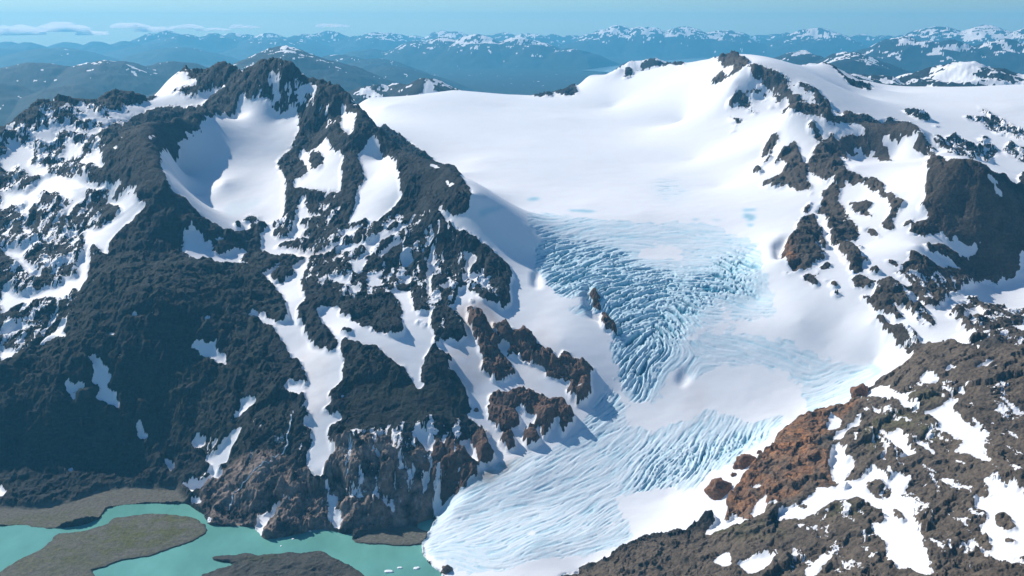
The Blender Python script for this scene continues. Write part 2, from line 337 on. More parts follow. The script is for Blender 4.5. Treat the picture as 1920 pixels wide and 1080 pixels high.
CUTS = [
 T(0,0,(1050,395),(1062,440),(1055,490),(1000,500),(940,520),(900,545),(860,560),(915,500),(925,465),(980,430)),
 T(0,0,(1065,435),(1118,450),(1080,490),(1060,495)),
 T(0,0,(655,605),(720,590),(820,580),(880,550),(950,515),(1040,530),(1110,540),(1200,510),(1250,485),(1310,500),(1260,510),(1200,545),(1150,590),(1090,608),(1000,598),(900,605),(800,630),(740,660),(690,690),(655,718),(640,712),(700,660),(730,620)),
 T(0,0,(1360,520),(1400,560),(1450,545),(1510,545),(1540,590),(1530,625),(1590,640),(1650,600),(1690,660),(1680,740),(1640,830),(1580,890),(1555,925),(1600,1000),(1640,1080),(1650,1140),(1620,1200),(1590,1230),(1510,1270),(1420,1265),(1400,1310),(1330,1320),(1250,1295),(1200,1260),(1130,1220),(1080,1170),(1050,1130),(970,1080),(940,1010),(905,930),(905,860),(1000,810),(1040,780),(1140,740),(1120,690),(1230,650),(1340,600)),
 T(0,0,(1520,400),(1560,430),(1550,480),(1585,540),(1560,580),(1530,560),(1535,500),(1500,440)),
 T(0,0,(1650,480),(1760,470),(1785,520),(1760,550),(1720,520),(1720,560),(1690,590),(1640,600),(1660,560),(1700,540),(1660,510)),
 T(0,0,(1830,780),(1850,820),(1880,860),(1920,850),(1925,1080),(1640,1080),(1650,1010),(1700,1000),(1740,960),(1690,900),(1680,860),(1720,850),(1760,860)),
 T(1,0,(150,790),(185,760),(215,830),(290,890),(320,950),(325,1020),(340,1080),(350,1120),(270,1190),(200,1250),(150,1260),(150,1230),(60,1270),(40,1250),(60,1210),(80,1140),(90,1080),(130,1010),(110,930),(90,880)),
 T(1,0,(0,870),(20,890),(10,920),(-5,920)), T(1,0,(0,580),(20,570),(30,640),(60,640),(90,660),(70,700),(65,770),(40,780),(0,730)),
 T(1,0,(55,565),(85,590),(90,625),(65,605)), T(1,0,(120,640),(150,655),(155,668),(120,660)),
 T(1,0,(490,915),(530,930),(560,950),(520,950)), T(1,0,(545,1020),(600,1030),(680,1065),(600,1055)),
 T(0,0,(15,730),(95,680),(75,720),(60,740)), T(0,0,(150,750),(250,710),(310,740),(325,790),(280,825),(220,800),(180,790)),
 T(0,0,(260,690),(300,680),(330,700),(400,700),(470,740),(570,710),(560,750),(500,770),(420,760),(370,740),(310,740),(270,715)),
 T(0,0,(360,765),(400,790),(440,810),(510,800),(440,870),(380,905),(350,880),(370,820)),
 T(0,0,(410,645),(470,640),(520,620),(560,650),(590,665),(640,680),(600,700),(540,680),(470,680)),
 T(0,0,(420,590),(470,585),(500,620),(450,625)), T(0,0,(215,620),(260,625),(330,640),(270,665)),
 T(0,0,(590,615),(650,630),(720,620),(700,660),(650,690),(620,660)),
 T(0,0,(0,830),(100,775),(110,820),(150,820),(200,840),(190,880),(170,930),(280,930),(260,980),(170,1010),(150,960),(100,930),(60,980),(20,960),(0,930),(0,880),(60,860),(50,830)),
 T(0,0,(440,915),(490,870),(560,840),(590,880),(560,910),(605,930),(560,965),(510,930)),
 T(0,0,(180,1060),(240,1000),(310,990),(350,1000),(430,1000),(520,1030),(600,1040),(680,1020),(690,1050),(640,1085),(150,1085)),
 T(0,0,(680,1070),(740,1050),(785,1055),(740,1085)), T(0,0,(660,785),(690,790),(700,805),(670,800)), T(0,0,(810,780),(880,765),(870,785),(830,785)), T(0,0,(620,850),(680,835),(650,860)),
 T(0,1,(0,0),(150,0),(240,30),(200,80),(130,150),(110,120),(150,60),(60,90),(0,120)), T(0,1,(300,40),(340,0),(500,0),(480,40),(420,80),(380,140),(350,100),(420,40)),
 T(0,1,(540,0),(760,0),(780,50),(820,80),(760,150),(690,220),(620,280),(600,330),(630,370),(570,350),(520,310),(500,350),(520,370),(500,420),(490,510),(440,580),(430,540),(350,610),(280,590),(200,610),(130,640),(50,690),(0,710),(0,560),(60,540),(100,580),(190,580),(240,550),(330,530),(360,480),(430,490),(430,420),(460,360),(480,310),(460,250),(500,200),(560,210),(600,180),(690,110),(620,70),(550,100),(600,50)),
 T(0,1,(20,310),(110,320),(190,280),(180,330),(130,360),(170,410),(200,440),(160,460),(110,410),(30,360)), T(0,1,(590,460),(540,520),(490,560),(570,470)),
 T(0,1,(110,730),(150,750),(230,740),(140,780),(80,800),(20,830),(0,850),(0,790),(60,790)), T(0,1,(390,680),(370,760),(350,790),(380,830),(300,810),(200,860),(250,820),(330,760)),
 T(0,1,(30,900),(100,900),(20,960),(0,960),(0,880)), T(0,1,(120,200),(140,180),(170,240),(145,250)), T(0,1,(200,190),(240,190),(230,215)), T(0,1,(170,470),(220,450),(240,500),(200,490)),
 T(0,1,(20,260),(80,255),(60,270),(20,270)), T(0,1,(300,330),(325,320),(320,350)), T(0,1,(200,660),(230,660),(220,690),(200,690)),
 T(0,1,(490,920),(530,930),(590,990),(620,1060),(600,1080),(530,1080),(520,1030),(540,1000),(500,970)), T(0,1,(660,950),(670,915),(700,950)), T(0,1,(580,780),(640,790),(660,825),(620,810)),
 T(0,1,(720,710),(760,690),(820,710),(850,685),(890,715),(830,715)), T(0,1,(1140,720),(1160,700),(1180,720),(1160,745)), T(0,1,(925,540),(955,560),(935,570)), T(0,1,(1030,690),(1070,695),(1050,705)),
 T(0,1,(1080,870),(1080,845),(1140,835),(1170,860),(1220,850),(1200,880),(1260,920),(1290,970),(1270,980),(1200,950),(1120,935),(1110,900)),
 T(0,1,(1390,700),(1420,680),(1500,710),(1560,730),(1530,765),(1480,740)), T(0,1,(1040,220),(1110,205),(1150,250),(1150,285),(1100,290),(1040,345),(1030,300)),
 T(0,1,(1040,345),(1100,290),(1200,290),(1190,340),(1250,360),(1330,320),(1400,345),(1350,380),(1360,400),(1430,400),(1380,415),(1280,425),(1190,410),(1100,390),(1060,370)), T(0,1,(1180,270),(1270,260),(1240,290)),
 T(0,1,(1510,190),(1560,200),(1530,250),(1640,265),(1655,160),(1690,30),(1730,30),(1710,70),(1750,130),(1825,155),(1700,160),(1680,190),(1740,215),(1685,245),(1760,280),(1600,280),(1540,320),(1590,310),(1700,345),(1790,350),(1720,385),(1600,385),(1480,350),(1460,290),(1480,220)),
 T(0,1,(1720,385),(1790,350),(1850,320),(1920,280),(1920,310),(1850,350),(1790,372)),
 T(0,1,(1720,390),(1740,385),(1700,480),(1700,560),(1720,600),(1690,640),(1670,720),(1700,760),(1730,820),(1770,870),(1830,890),(1900,890),(1890,830),(1830,770),(1800,730),(1780,680),(1860,640),(1920,665),(1930,1080),(1730,1080),(1700,980),(1640,940),(1600,870),(1550,790),(1530,760),(1570,740),(1620,720),(1600,620),(1560,560),(1510,510),(1480,470),(1540,430),(1600,410),(1520,480),(1570,530),(1660,460),(1640,430)),
 T(0,1,(1850,490),(1920,470),(1920,520),(1880,505)), T(0,1,(1790,450),(1820,445),(1825,460)), T(0,1,(1860,370),(1920,350),(1920,380)), T(0,1,(1870,110),(1920,95),(1910,120),(1880,130)), T(0,1,(1790,70),(1820,75),(1815,95)),
 T(1,1,(480,60),(520,70),(560,110),(620,160),(650,195),(600,170),(540,135),(490,120),(530,120),(540,100)), 
 T(1,1,(0,345),(0,310),(80,300),(160,280),(230,220),(260,180),(310,130),(330,130),(270,200),(240,240),(320,205),(370,175),(380,180),(300,250),(230,290),(170,320),(180,360),(130,370),(150,400),(120,430),(80,470),(60,430),(50,400),(100,380),(130,340),(140,295),(60,330)),
 T(1,1,(0,220),(80,210),(140,190),(80,230),(40,260),(0,270)), T(1,1,(205,360),(250,330),(290,290),(355,285),(340,310),(290,330),(250,370),(210,385)), T(1,1,(140,470),(180,455),(230,440),(245,450),(210,480),(245,540),(190,540),(140,530),(160,500)),
 T(1,1,(0,490),(40,490),(50,520),(0,530)), T(1,1,(340,400),(380,390),(410,410),(380,440),(350,450)), T(1,1,(350,480),(400,480),(380,535),(350,530)),
 T(1,1,(515,310),(520,350),(540,420),(510,420),(550,460),(520,480),(500,500),(515,560),(490,600),(470,590),(480,520),(490,450),(490,400),(500,340)), T(1,1,(560,540),(600,530),(630,550),(590,575),(565,570)),
 T(1,1,(700,340),(740,335),(770,400),(730,430),(720,480),(760,480),(810,430),(800,480),(765,490),(750,530),(700,510),(690,540),(680,500),(700,420)), T(1,1,(10,610),(40,570),(50,530),(80,550),(125,580),(60,590),(30,615)),
 T(1,2,(650,350),(720,320),(730,330),(715,350),(750,390),(780,450),(770,470),(720,430),(690,380)), T(1,2,(380,265),(400,280),(480,270),(490,320),(520,355),(500,400),(485,420),(480,390),(430,320)), T(1,2,(220,370),(260,335),(300,370),(300,410),(260,380)),
 T(1,2,(195,420),(215,400),(220,450),(200,480)), T(1,2,(320,455),(350,455),(350,475),(330,475)), T(1,2,(455,590),(460,560),(480,510),(500,510),(505,570),(490,590)), T(1,2,(508,705),(560,630),(580,625),(560,680),(570,720),(540,745),(510,725)),
 T(1,2,(165,815),(205,795),(210,810),(170,825)), T(1,2,(0,765),(40,730),(10,780)), T(1,2,(500,595),(525,600),(515,640)), T(1,2,(580,245),(610,260),(600,275)), T(1,2,(0,65),(60,60),(10,85),(0,80)), T(1,2,(40,405),(60,400),(55,425)), T(1,2,(205,480),(218,500),(215,560),(205,540)), T(1,2,(430,520),(480,480),(470,500),(440,523)),
 T(0,2,(360,15),(420,10),(520,40),(540,70),(470,50),(420,50),(430,100),(450,130),(400,90)), T(0,2,(510,0),(600,0),(600,30),(680,40),(640,80),(690,150),(690,165),(620,130),(540,85),(570,60),(560,20)), T(0,2,(765,240),(820,230),(810,270),(850,330),(790,340),(770,290)),
 T(0,2,(350,500),(370,487),(430,495),(410,510)), T(0,2,(-60,570),(10,570),(30,610),(10,650),(-60,650)), T(0,2,(930,430),(965,405),(975,450),(990,490),(960,520),(940,480)), T(0,2,(1080,310),(1130,320),(1160,320),(1150,370),(1100,380),(1080,345)), T(0,2,(1185,380),(1190,340),(1230,310),(1215,365)),
 T(0,2,(1345,100),(1410,85),(1455,115),(1390,150),(1320,200),(1320,170),(1355,140)), T(0,2,(1365,250),(1340,330),(1300,400),(1290,440),(1240,480),(1220,520),(1260,545),(1180,570),(1120,620),(1070,645),(1050,600),(1020,580),(1130,570),(1180,530),(1150,510),(1190,460),(1140,430),(1230,370),(1290,290)),
 T(0,2,(1060,670),(1110,655),(1130,665),(1120,700),(1090,690)), T(0,2,(1590,0),(1720,0),(1720,40),(1690,70),(1600,50)), T(0,2,(1430,780),(1470,720),(1510,725),(1560,690),(1660,635),(1640,660),(1540,760),(1480,820),(1500,862),(1450,845)),
 T(0,2,(1735,0),(1710,60),(1720,90),(1700,150),(1760,170),(1690,235),(1740,270),(1760,330),(1730,380),(1720,420),(1740,500),(1760,545),(1820,530),(1830,480),(1890,400),(1860,330),(1850,290),(1870,240),(1920,210),(1900,180),(1870,170),(1810,160),(1870,110),(1860,60),(1930,0),(1930,-90),(1735,-90)),
 T(0,2,(1830,540),(1860,560),(1850,610),(1835,590)), T(0,2,(1845,630),(1900,640),(1890,700),(1920,740),(1925,815),(1880,815),(1890,790),(1845,770)),
]
for c in CUTS: fill(rock, c, 0)
# rock showing through the snow of the cirque and the brown outcrops beside the glacier
for c in [T(0,1,(1310,190),(1350,180),(1365,200),(1330,210)), T(0,1,(1360,160),(1400,140),(1480,140),(1440,175),(1390,180)), T(0,0,(1740,870),(1790,860),(1825,900),(1800,950),(1750,950)), T(0,1,(1600,-80),(1625,-60),(1665,20),(1650,60),(1620,130),(1600,170),(1640,200),(1640,250),(1580,260),(1535,240),(1560,190),(1600,130),(1610,60))]: fill(rock, c)
BROWN = [
 T(1,1,(710,650),(740,645),(750,690),(800,730),(850,790),(870,830),(900,850),(880,880),(910,930),(940,960),(975,1000),(985,1040),(940,1050),(890,1070),(850,1050),(840,1030),(790,1010),(800,950),(780,900),(760,850),(740,780),(715,730)),
 T(1,1,(850,740),(880,780),(930,770),(980,810),(1030,790),(1060,830),(1110,860),(1170,900),(1200,930),(1220,980),(1240,900),(1270,900),(1310,940),(1360,960),(1410,990),(1420,1010),(1390,1030),(1405,1080),(1395,1140),(1380,1190),(1330,1200),(1290,1170),(1265,1140),(1290,1085),(1230,1060),(1180,1050),(1120,1000),(1050,970),(1000,930),(960,910),(950,950),(930,900),(960,860),(910,850),(890,830),(860,780)),
 T(1,2,(825,70),(890,45),(920,60),(1020,50),(1100,50),(1160,80),(1170,110),(1240,100),(1280,140),(1305,200),(1270,240),(1240,280),(1220,260),(1230,220),(1200,190),(1210,230),(1150,290),(1150,320),(1120,280),(1090,240),(1100,210),(1060,170),(1000,150),(1010,110),(980,140),(960,160),(1000,200),(1020,210),(1000,240),(950,260),(940,250),(970,300),(975,360),(940,390),(900,350),(890,330),(930,300),(870,270),(840,220),(830,150),(840,110)),
 T(1,2,(1020,290),(1060,270),(1065,240),(1090,250),(1100,300),(1120,330),(1060,365),(1030,350)),
 T(1,1,(1390,580),(1420,570),(1450,620),(1475,670),(1440,680),(1410,640)), T(1,1,(1460,690),(1495,690),(1520,740),(1550,790),(1550,830),(1500,780),(1470,770),(1460,740)),
]
for c in BROWN: fill(rock, c); fill(brown, c)
fill(rock, T(1,2,(1320,15),(1345,50),(1345,65),(1310,45)), 0)
for c in [T(1,1,(430,720),(440,740),(425,745)), T(1,1,(455,725),(480,740),(465,760)), T(1,1,(520,810),(560,840),(540,860),(515,850)), T(1,1,(5,775),(60,775),(60,800),(20,800)), T(1,1,(720,600),(735,605),(728,635)), T(1,1,(945,755),(975,775),(960,780))]: fill(rock, c)
fill(brown, T(1,2,(720,340),(770,300),(790,260),(825,280),(830,350),(872,430),(800,468),(770,475),(760,520),(700,580),(640,620),(580,665),(480,560),(490,380),(560,340),(640,350)), .8)
fill(warm, T(0,2,(1120,680),(1180,560),(1260,500),(1400,440),(1560,420),(1640,470),(1740,520),(1920,350)) + T(1,2,(200,330),(480,400),(530,700),(430,800),(0,850)) + T(0,2,(1900,822),(1500,880),(1430,805),(1200,790)))

# the right-hand peaks and mountain: snow with rock standing out of it
RIGHT = [
 T(2,0,(165,316),(185,308),(200,335),(235,325),(240,305),(300,305),(360,335),(380,360),(350,370),(320,400),(290,420),(240,450),(200,465),(150,475),(160,455),(210,410),(225,370),(200,350)),
 T(2,0,(370,362),(420,362),(500,387),(570,430),(640,465),(700,475),(750,505),(800,555),(838,620),(800,600),(760,590),(740,530),(700,500),(690,490),(740,570),(690,580),(640,590),(600,600),(590,570),(540,540),(500,500),(440,460),(400,420),(380,400)),
 T(2,0,(240,600),(270,570),(290,530),(320,505),(360,540),(400,590),(340,605),(280,600)), T(2,0,(355,480),(390,490),(470,530),(480,555),(420,540),(370,510)), T(2,0,(500,530),(550,560),(550,600),(520,570)), T(2,0,(365,610),(420,630),(410,645),(370,625)), T(2,0,(245,670),(290,660),(350,690),(310,690)), T(2,0,(485,600),(505,600),(500,615)), T(2,0,(275,703),(305,703),(300,712)),
 T(2,0,(560,625),(600,603),(650,593),(720,598),(760,608),(850,628),(930,648),(1000,650),(1060,668),(1110,690),(1030,695),(930,690),(850,690),(800,690),(750,640),(700,650),(640,620),(590,633)),
 T(2,0,(705,720),(740,685),(750,720),(785,770),(770,800),(745,790),(740,750)), T(2,0,(440,900),(450,860),(480,790),(510,755),(550,775),(500,840),(510,860),(460,890)), T(2,0,(435,935),(500,875),(505,890),(470,920)),
 T(2,0,(500,930),(540,890),(560,850),(620,790),(640,785),(650,850),(660,890),(690,940),(710,1000),(720,1070),(640,1075),(580,1050),(520,1060),(450,1050),(445,1030),(510,1010),(560,970),(590,930),(560,900),(520,930)),
 T(2,0,(700,940),(740,840),(800,790),(850,755),(900,712),(880,740),(860,760),(870,830),(890,900),(920,950),(960,980),(1020,1010),(1080,1010),(1120,1050),(1150,1080),(1060,1070),(1000,1030),(960,1040),(920,1010),(910,1050),(850,1080),(800,1080),(830,1040),(870,980),(840,1000),(800,1030),(770,1000),(720,980)),
 T(2,0,(870,790),(930,760),(1040,745),(1000,700),(1100,690),(1290,692),(1330,740),(1370,800),(1420,840),(1470,885),(1430,890),(1380,840),(1330,830),(1390,860),(1340,880),(1290,830),(1310,800),(1320,750),(1290,750),(1240,790),(1190,780),(1130,760),(1110,780),(1150,830),(1190,910),(1130,910),(1080,870),(1040,820),(1060,880),(1000,850),(950,810),(1000,890),(960,880),(920,850),(930,910),(880,870)),
 T(2,0,(1370,898),(1470,890),(1560,890),(1640,915),(1690,935),(1760,985),(1830,1010),(1855,1080),(1900,1200),(1930,1300),(1400,1300),(1368,1080),(1375,980)),
 T(2,0,(1410,790),(1480,780),(1530,760),(1600,790),(1640,820),(1730,830),(1790,850),(1740,880),(1640,900),(1600,880),(1520,870),(1470,850),(1430,820)), T(2,0,(1840,800),(1880,830),(1960,820),(1960,890),(1860,880),(1800,860)),
 T(2,0,(1240,630),(1310,620),(1350,650),(1400,680),(1350,685),(1290,660)), T(2,0,(1120,680),(1180,665),(1220,690),(1160,695)), T(2,0,(1640,590),(1700,620),(1750,650),(1800,670),(1850,710),(1900,740),(1960,770),(1960,805),(1860,780),(1780,760),(1720,730),(1700,690),(1600,670),(1590,655),(1680,660),(1720,660),(1690,630)),
 T(2,0,(755,345),(785,332),(820,355),(870,385),(920,435),(980,460),(1060,480),(1060,510),(980,485),(930,465),(890,420),(850,380),(800,357)), T(2,0,(390,970),(430,945),(445,985),(400,985)), T(2,0,(980,645),(1040,645),(1050,655),(990,657)), T(2,0,(1660,790),(1700,765),(1720,790),(1680,815)), T(2,0,(1405,713),(1445,713),(1440,720)),
 T(1,0,(1050,540),(1130,517),(1190,528),(1190,545),(1100,545)), T(1,0,(1190,530),(1230,510),(1280,460),(1340,430),(1380,400),(1430,385),(1440,405),(1390,420),(1340,450),(1320,490),(1330,525),(1260,540)), T(1,0,(1540,385),(1575,362),(1605,390)), T(1,0,(1590,440),(1620,395),(1640,405),(1630,440)), T(1,0,(1800,380),(1850,348),(1930,342),(1930,370),(1850,367)), T(1,0,(1500,430),(1520,440),(1510,450)), T(1,0,(1670,388),(1730,380),(1740,388)),
 T(2,0,(1900,1000),(1960,990),(1960,1080),(1880,1080)), T(2,0,(1870,890),(1960,880),(1960,930),(1900,910)),
 T(2,0,(270,745),(290,735),(285,750)), T(2,0,(365,765),(380,758),(378,775)), T(2,0,(440,720),(465,712),(460,728)), T(2,0,(590,700),(605,695),(600,712)),
 T(2,1,(780,0),(890,0),(870,50),(920,100),(940,150),(990,200),(990,240),(970,280),(930,270),(900,290),(960,330),(1010,370),(1050,390),(1000,420),(1010,450),(960,470),(930,440),(950,410),(900,390),(870,330),(830,290),(830,240),(810,190),(800,130),(760,110),(790,40)),
 T(2,1,(640,190),(680,140),(740,130),(755,180),(790,230),(770,270),(740,310),(810,350),(800,380),(750,400),(720,430),(660,445),(610,440),(600,400),(545,370),(580,310),(610,260),(650,230)), T(2,1,(675,115),(700,75),(725,60),(722,90),(690,130)), T(2,1,(715,10),(730,0),(730,25)),
 T(2,1,(945,60),(1030,55),(1080,75),(1040,100),(1065,150),(1020,130),(960,110)), T(2,1,(1090,0),(1160,0),(1200,40),(1250,70),(1200,130),(1180,150),(1200,210),(1160,220),(1120,190),(1150,150),(1170,100),(1150,50)),
 T(2,1,(1035,205),(1080,205),(1105,260),(1050,240)), T(2,1,(1220,190),(1270,150),(1295,165),(1270,200)),
 T(2,1,(1340,70),(1400,60),(1480,70),(1500,50),(1400,0),(1960,0),(1960,320),(1960,480),(1880,470),(1800,490),(1700,500),(1600,540),(1520,570),(1480,610),(1470,640),(1420,670),(1370,650),(1300,600),(1280,640),(1240,655),(1160,650),(1080,620),(1060,590),(1080,570),(1080,530),(1110,510),(1180,520),(1250,560),(1300,540),(1250,510),(1190,460),(1240,430),(1280,340),(1340,360),(1400,390),(1450,420),(1500,440),(1380,350),(1370,300),(1470,290),(1550,350),(1640,350),(1680,310),(1740,310),(1600,300),(1500,260),(1430,230),(1350,250),(1280,235),(1300,180),(1400,160),(1370,130),(1330,110)),
 T(2,1,(950,490),(1000,465),(1060,510),(1110,500),(1040,540),(980,540)), T(2,1,(1040,440),(1080,430),(1115,460),(1080,470)), T(2,1,(680,480),(720,460),(770,520),(740,530)), T(2,1,(760,440),(800,405),(830,410),(815,440)), T(2,1,(830,530),(850,510),(870,525),(850,550)), T(2,1,(840,570),(890,575),(890,585),(850,580)), T(2,1,(745,455),(770,455),(765,470)), T(2,1,(795,487),(820,487),(815,500)),
 T(2,1,(1000,590),(1060,590),(1120,620),(1180,670),(1240,710),(1190,720),(1110,680),(1060,640)), T(2,1,(1065,715),(1110,715),(1200,760),(1280,790),(1350,850),(1410,890),(1300,900),(1230,880),(1200,860),(1130,780)), T(2,1,(1240,680),(1310,620),(1380,680),(1430,750),(1390,770),(1320,740),(1290,690)),
 T(2,1,(1490,705),(1600,600),(1650,590),(1700,650),(1780,660),(1840,690),(1960,680),(1960,740),(1850,760),(1960,800),(1960,890),(1800,890),(1700,910),(1600,860),(1720,820),(1750,800),(1640,800),(1570,770),(1560,730)), T(2,1,(1450,850),(1520,870),(1570,890),(1500,910)),
 T(2,1,(770,230),(815,310),(790,330),(770,310)), T(2,1,(980,300),(1005,310),(995,325)), T(2,1,(1145,385),(1200,390),(1225,430),(1180,410)), T(2,1,(1740,500),(1790,515),(1760,530)), T(2,1,(1170,490),(1210,500),(1190,515)), T(2,1,(535,440),(600,455),(650,470),(600,462)),
]
for c in RIGHT: fill(rock, c)
for c in [T(2,0,(230,370),(290,370),(280,410),(250,430),(225,400)), T(2,0,(575,450),(640,480),(690,510),(740,580),(680,560),(620,520),(580,480)), T(2,0,(1690,980),(1750,1000),(1800,1050),(1740,1040)), T(2,0,(830,635),(890,640),(900,665),(850,660)),
          T(2,1,(1380,270),(1450,250),(1520,280),(1600,300),(1720,290),(1790,280),(1720,310),(1660,320),(1650,370),(1580,360),(1520,330),(1490,300)), T(2,1,(1890,330),(1960,360),(1960,470),(1885,460),(1895,400)), T(2,1,(1340,350),(1400,340),(1470,370),(1510,390),(1570,440),(1500,430),(1420,400)), T(2,1,(1740,-20),(1790,0),(1810,40),(1770,30)),
          T(2,1,(860,45),(900,90),(880,70)), T(2,1,(895,165),(915,180),(900,185)), T(2,1,(1280,650),(1300,610),(1320,640),(1300,680)), T(2,1,(1640,640),(1700,690),(1680,730),(1600,740),(1570,720)), T(2,1,(1720,600),(1800,610),(1780,640))]: fill(rock, c, 0)
fill(rust, T(2,1,(545,370),(580,310),(600,290),(630,350),(605,440)), 1); fill(rust, T(2,1,(610,440),(630,410),(660,445)), .7)
fill(rust, T(2,1,(675,115),(700,75),(725,60),(722,90),(690,130)), .5); fill(rust, T(2,1,(830,530),(850,510),(870,525),(850,550)), .7)
fill(brown, T(2,1,(1170,1020),(1250,970),(1290,930),(1400,890),(1700,915),(1750,1080),(1170,1080)), .4)

# the foreground hill: rock with snow lying in it
HILL = T(2,1,(1060,1090),(1170,1020),(1250,970),(1290,930),(1250,900),(1400,885),(1700,905),(1800,885),(1960,880),(2400,860)) + [(2500,700),(2500,1500),(900,1500)] + T(1,2,(1150,1150),(1260,1070),(1380,1020),(1500,990),(1600,930),(1690,900),(1800,860),(1920,832)) + T(2,2,(60,800),(100,770),(175,740),(180,800),(235,740),(250,650),(300,580),(380,490),(430,420),(520,360),(530,290),(600,240),(700,190),(800,150),(880,130),(950,100))
fill(rock, HILL)
HILL_SNOW = [
 T(2,2,(1010,90),(1060,30),(1110,15),(1160,10),(1220,60),(1320,40),(1260,80),(1310,150),(1230,140),(1200,100),(1140,78)), T(2,2,(800,250),(830,190),(860,185),(900,205),(870,250),(820,270)), T(2,2,(825,330),(870,280),(930,240),(1020,210),(1000,250),(940,260),(890,320)),
 T(2,2,(810,440),(830,400),(850,350),(880,330),(920,390),(910,440),(970,460),(930,520),(900,570),(870,600),(880,560),(830,510)),
 T(2,2,(505,770),(560,710),(640,690),(730,620),(750,590),(870,590),(920,540),(1000,540),(1060,460),(1090,490),(1130,540),(1160,560),(1180,525),(1290,515),(1260,600),(1220,620),(1280,650),(1280,700),(1330,800),(1360,870),(1350,930),(1380,1000),(1440,1090),(1320,1090),(1230,1020),(1130,1000),(1160,970),(1140,900),(1060,800),(1070,770),(1130,790),(1160,740),(1080,720),(1000,650),(930,660),(850,670),(770,720),(690,760),(600,755)),
 T(2,2,(1140,290),(1230,260),(1250,330),(1260,360),(1340,340),(1430,380),(1420,410),(1350,360),(1280,360),(1310,400),(1210,440),(1240,400),(1200,370),(1160,360)),
 T(2,2,(1350,150),(1400,160),(1480,100),(1560,80),(1500,150),(1600,220),(1720,280),(1690,330),(1720,440),(1700,450),(1600,390),(1540,380),(1570,330),(1500,280),(1440,270),(1440,220),(1400,190)),
 T(2,2,(1540,50),(1590,25),(1585,65)), T(2,2,(1790,70),(1870,30),(1850,50)), T(2,2,(1800,110),(1840,130),(1820,135)), T(2,2,(1870,150),(1915,155),(1910,175)), T(2,2,(1660,230),(1690,250),(1670,250)), T(2,2,(1055,160),(1090,150),(1115,205),(1100,200)),
 T(2,2,(1670,520),(1740,540),(1860,590),(1915,620),(1960,640),(1960,960),(1870,980),(1860,1040),(1780,1000),(1680,970),(1640,940),(1740,940),(1730,880),(1660,800),(1700,780),(1700,730),(1630,710),(1640,640),(1740,630),(1720,580)),
 T(2,2,(160,1010),(210,960),(270,955),(270,990),(300,1020),(220,1045)), T(2,2,(310,1020),(380,960),(420,975),(495,990),(490,1040),(430,1090),(360,1090)), T(2,2,(680,1050),(740,1010),(720,1000),(770,970),(800,935),(850,960),(800,1020),(720,1090),(690,1090)),
 T(2,2,(390,600),(400,570),(440,560),(465,590),(410,610)), T(2,2,(390,740),(410,670),(440,650),(465,655),(470,690),(540,680),(550,690),(470,710),(450,760),(400,790)), T(2,2,(120,840),(190,770),(230,740),(240,790),(270,760),(350,750),(370,800),(280,830),(150,850)), T(2,2,(1600,870),(1620,890),(1640,930),(1610,900)), T(2,2,(1510,490),(1530,500),(1520,525)),
 T(2,1,(1650,990),(1700,970),(1780,945),(1700,1000),(1790,985),(1740,1020),(1640,1000)), T(2,1,(1490,990),(1540,985),(1480,1030)), T(2,1,(1330,1050),(1380,1020),(1450,1050),(1390,1080),(1340,1075)),
]
for c in HILL_SNOW: fill(rock, c, 0)
for c in [T(2,2,(990,600),(1080,560),(1120,560),(1180,610),(1140,650),(1080,620)), T(2,2,(1170,690),(1230,720),(1250,780),(1200,780)), T(2,2,(1740,760),(1770,740),(1850,770),(1885,810),(1830,830),(1760,800)), T(2,2,(1800,880),(1830,865),(1870,890),(1860,915)), T(2,2,(640,690),(700,680),(700,700),(660,710)), T(2,2,(1700,560),(1745,570),(1720,575)), T(2,2,(880,600),(940,560),(920,590))]: fill(rock, c)
fill(rust, T(2,2,(950,100),(1000,130),(900,200),(800,300),(740,340),(830,420),(850,560),(780,600),(740,520),(640,640),(540,680),(460,720),(380,790),(200,820),(235,740),(250,650),(300,580),(380,490),(430,420),(520,360),(530,290),(600,240),(700,190),(800,150),(880,130)), .75)
fill(rust, T(2,2,(640,240),(700,210),(740,300),(700,400),(560,420),(420,560),(340,640),(250,700),(300,580),(380,490),(430,420),(520,360),(530,290)), 1)
fill(moss, T(2,2,(1100,230),(1200,160),(1260,180),(1200,230),(1120,260)), 1); fill(moss, T(2,2,(1000,300),(1150,170),(1350,180),(1450,260),(1400,330),(1230,250),(1120,290),(1080,450)), .6); fill(moss, T(2,2,(1240,60),(1400,30),(1500,40),(1480,90),(1380,130),(1260,80)), .6); fill(moss, T(2,2,(760,720),(960,690),(1040,720),(960,800),(800,760)), .5)
fill(moss, T(2,2,(80,850),(400,820),(700,770),(640,860),(300,900)), .5)
fill(moss, T(0,1,(100,830),(170,770),(210,790),(120,870)), 1); fill(moss, T(0,1,(560,470),(900,470),(1400,400),(1500,470),(1300,520),(700,560)), .35)

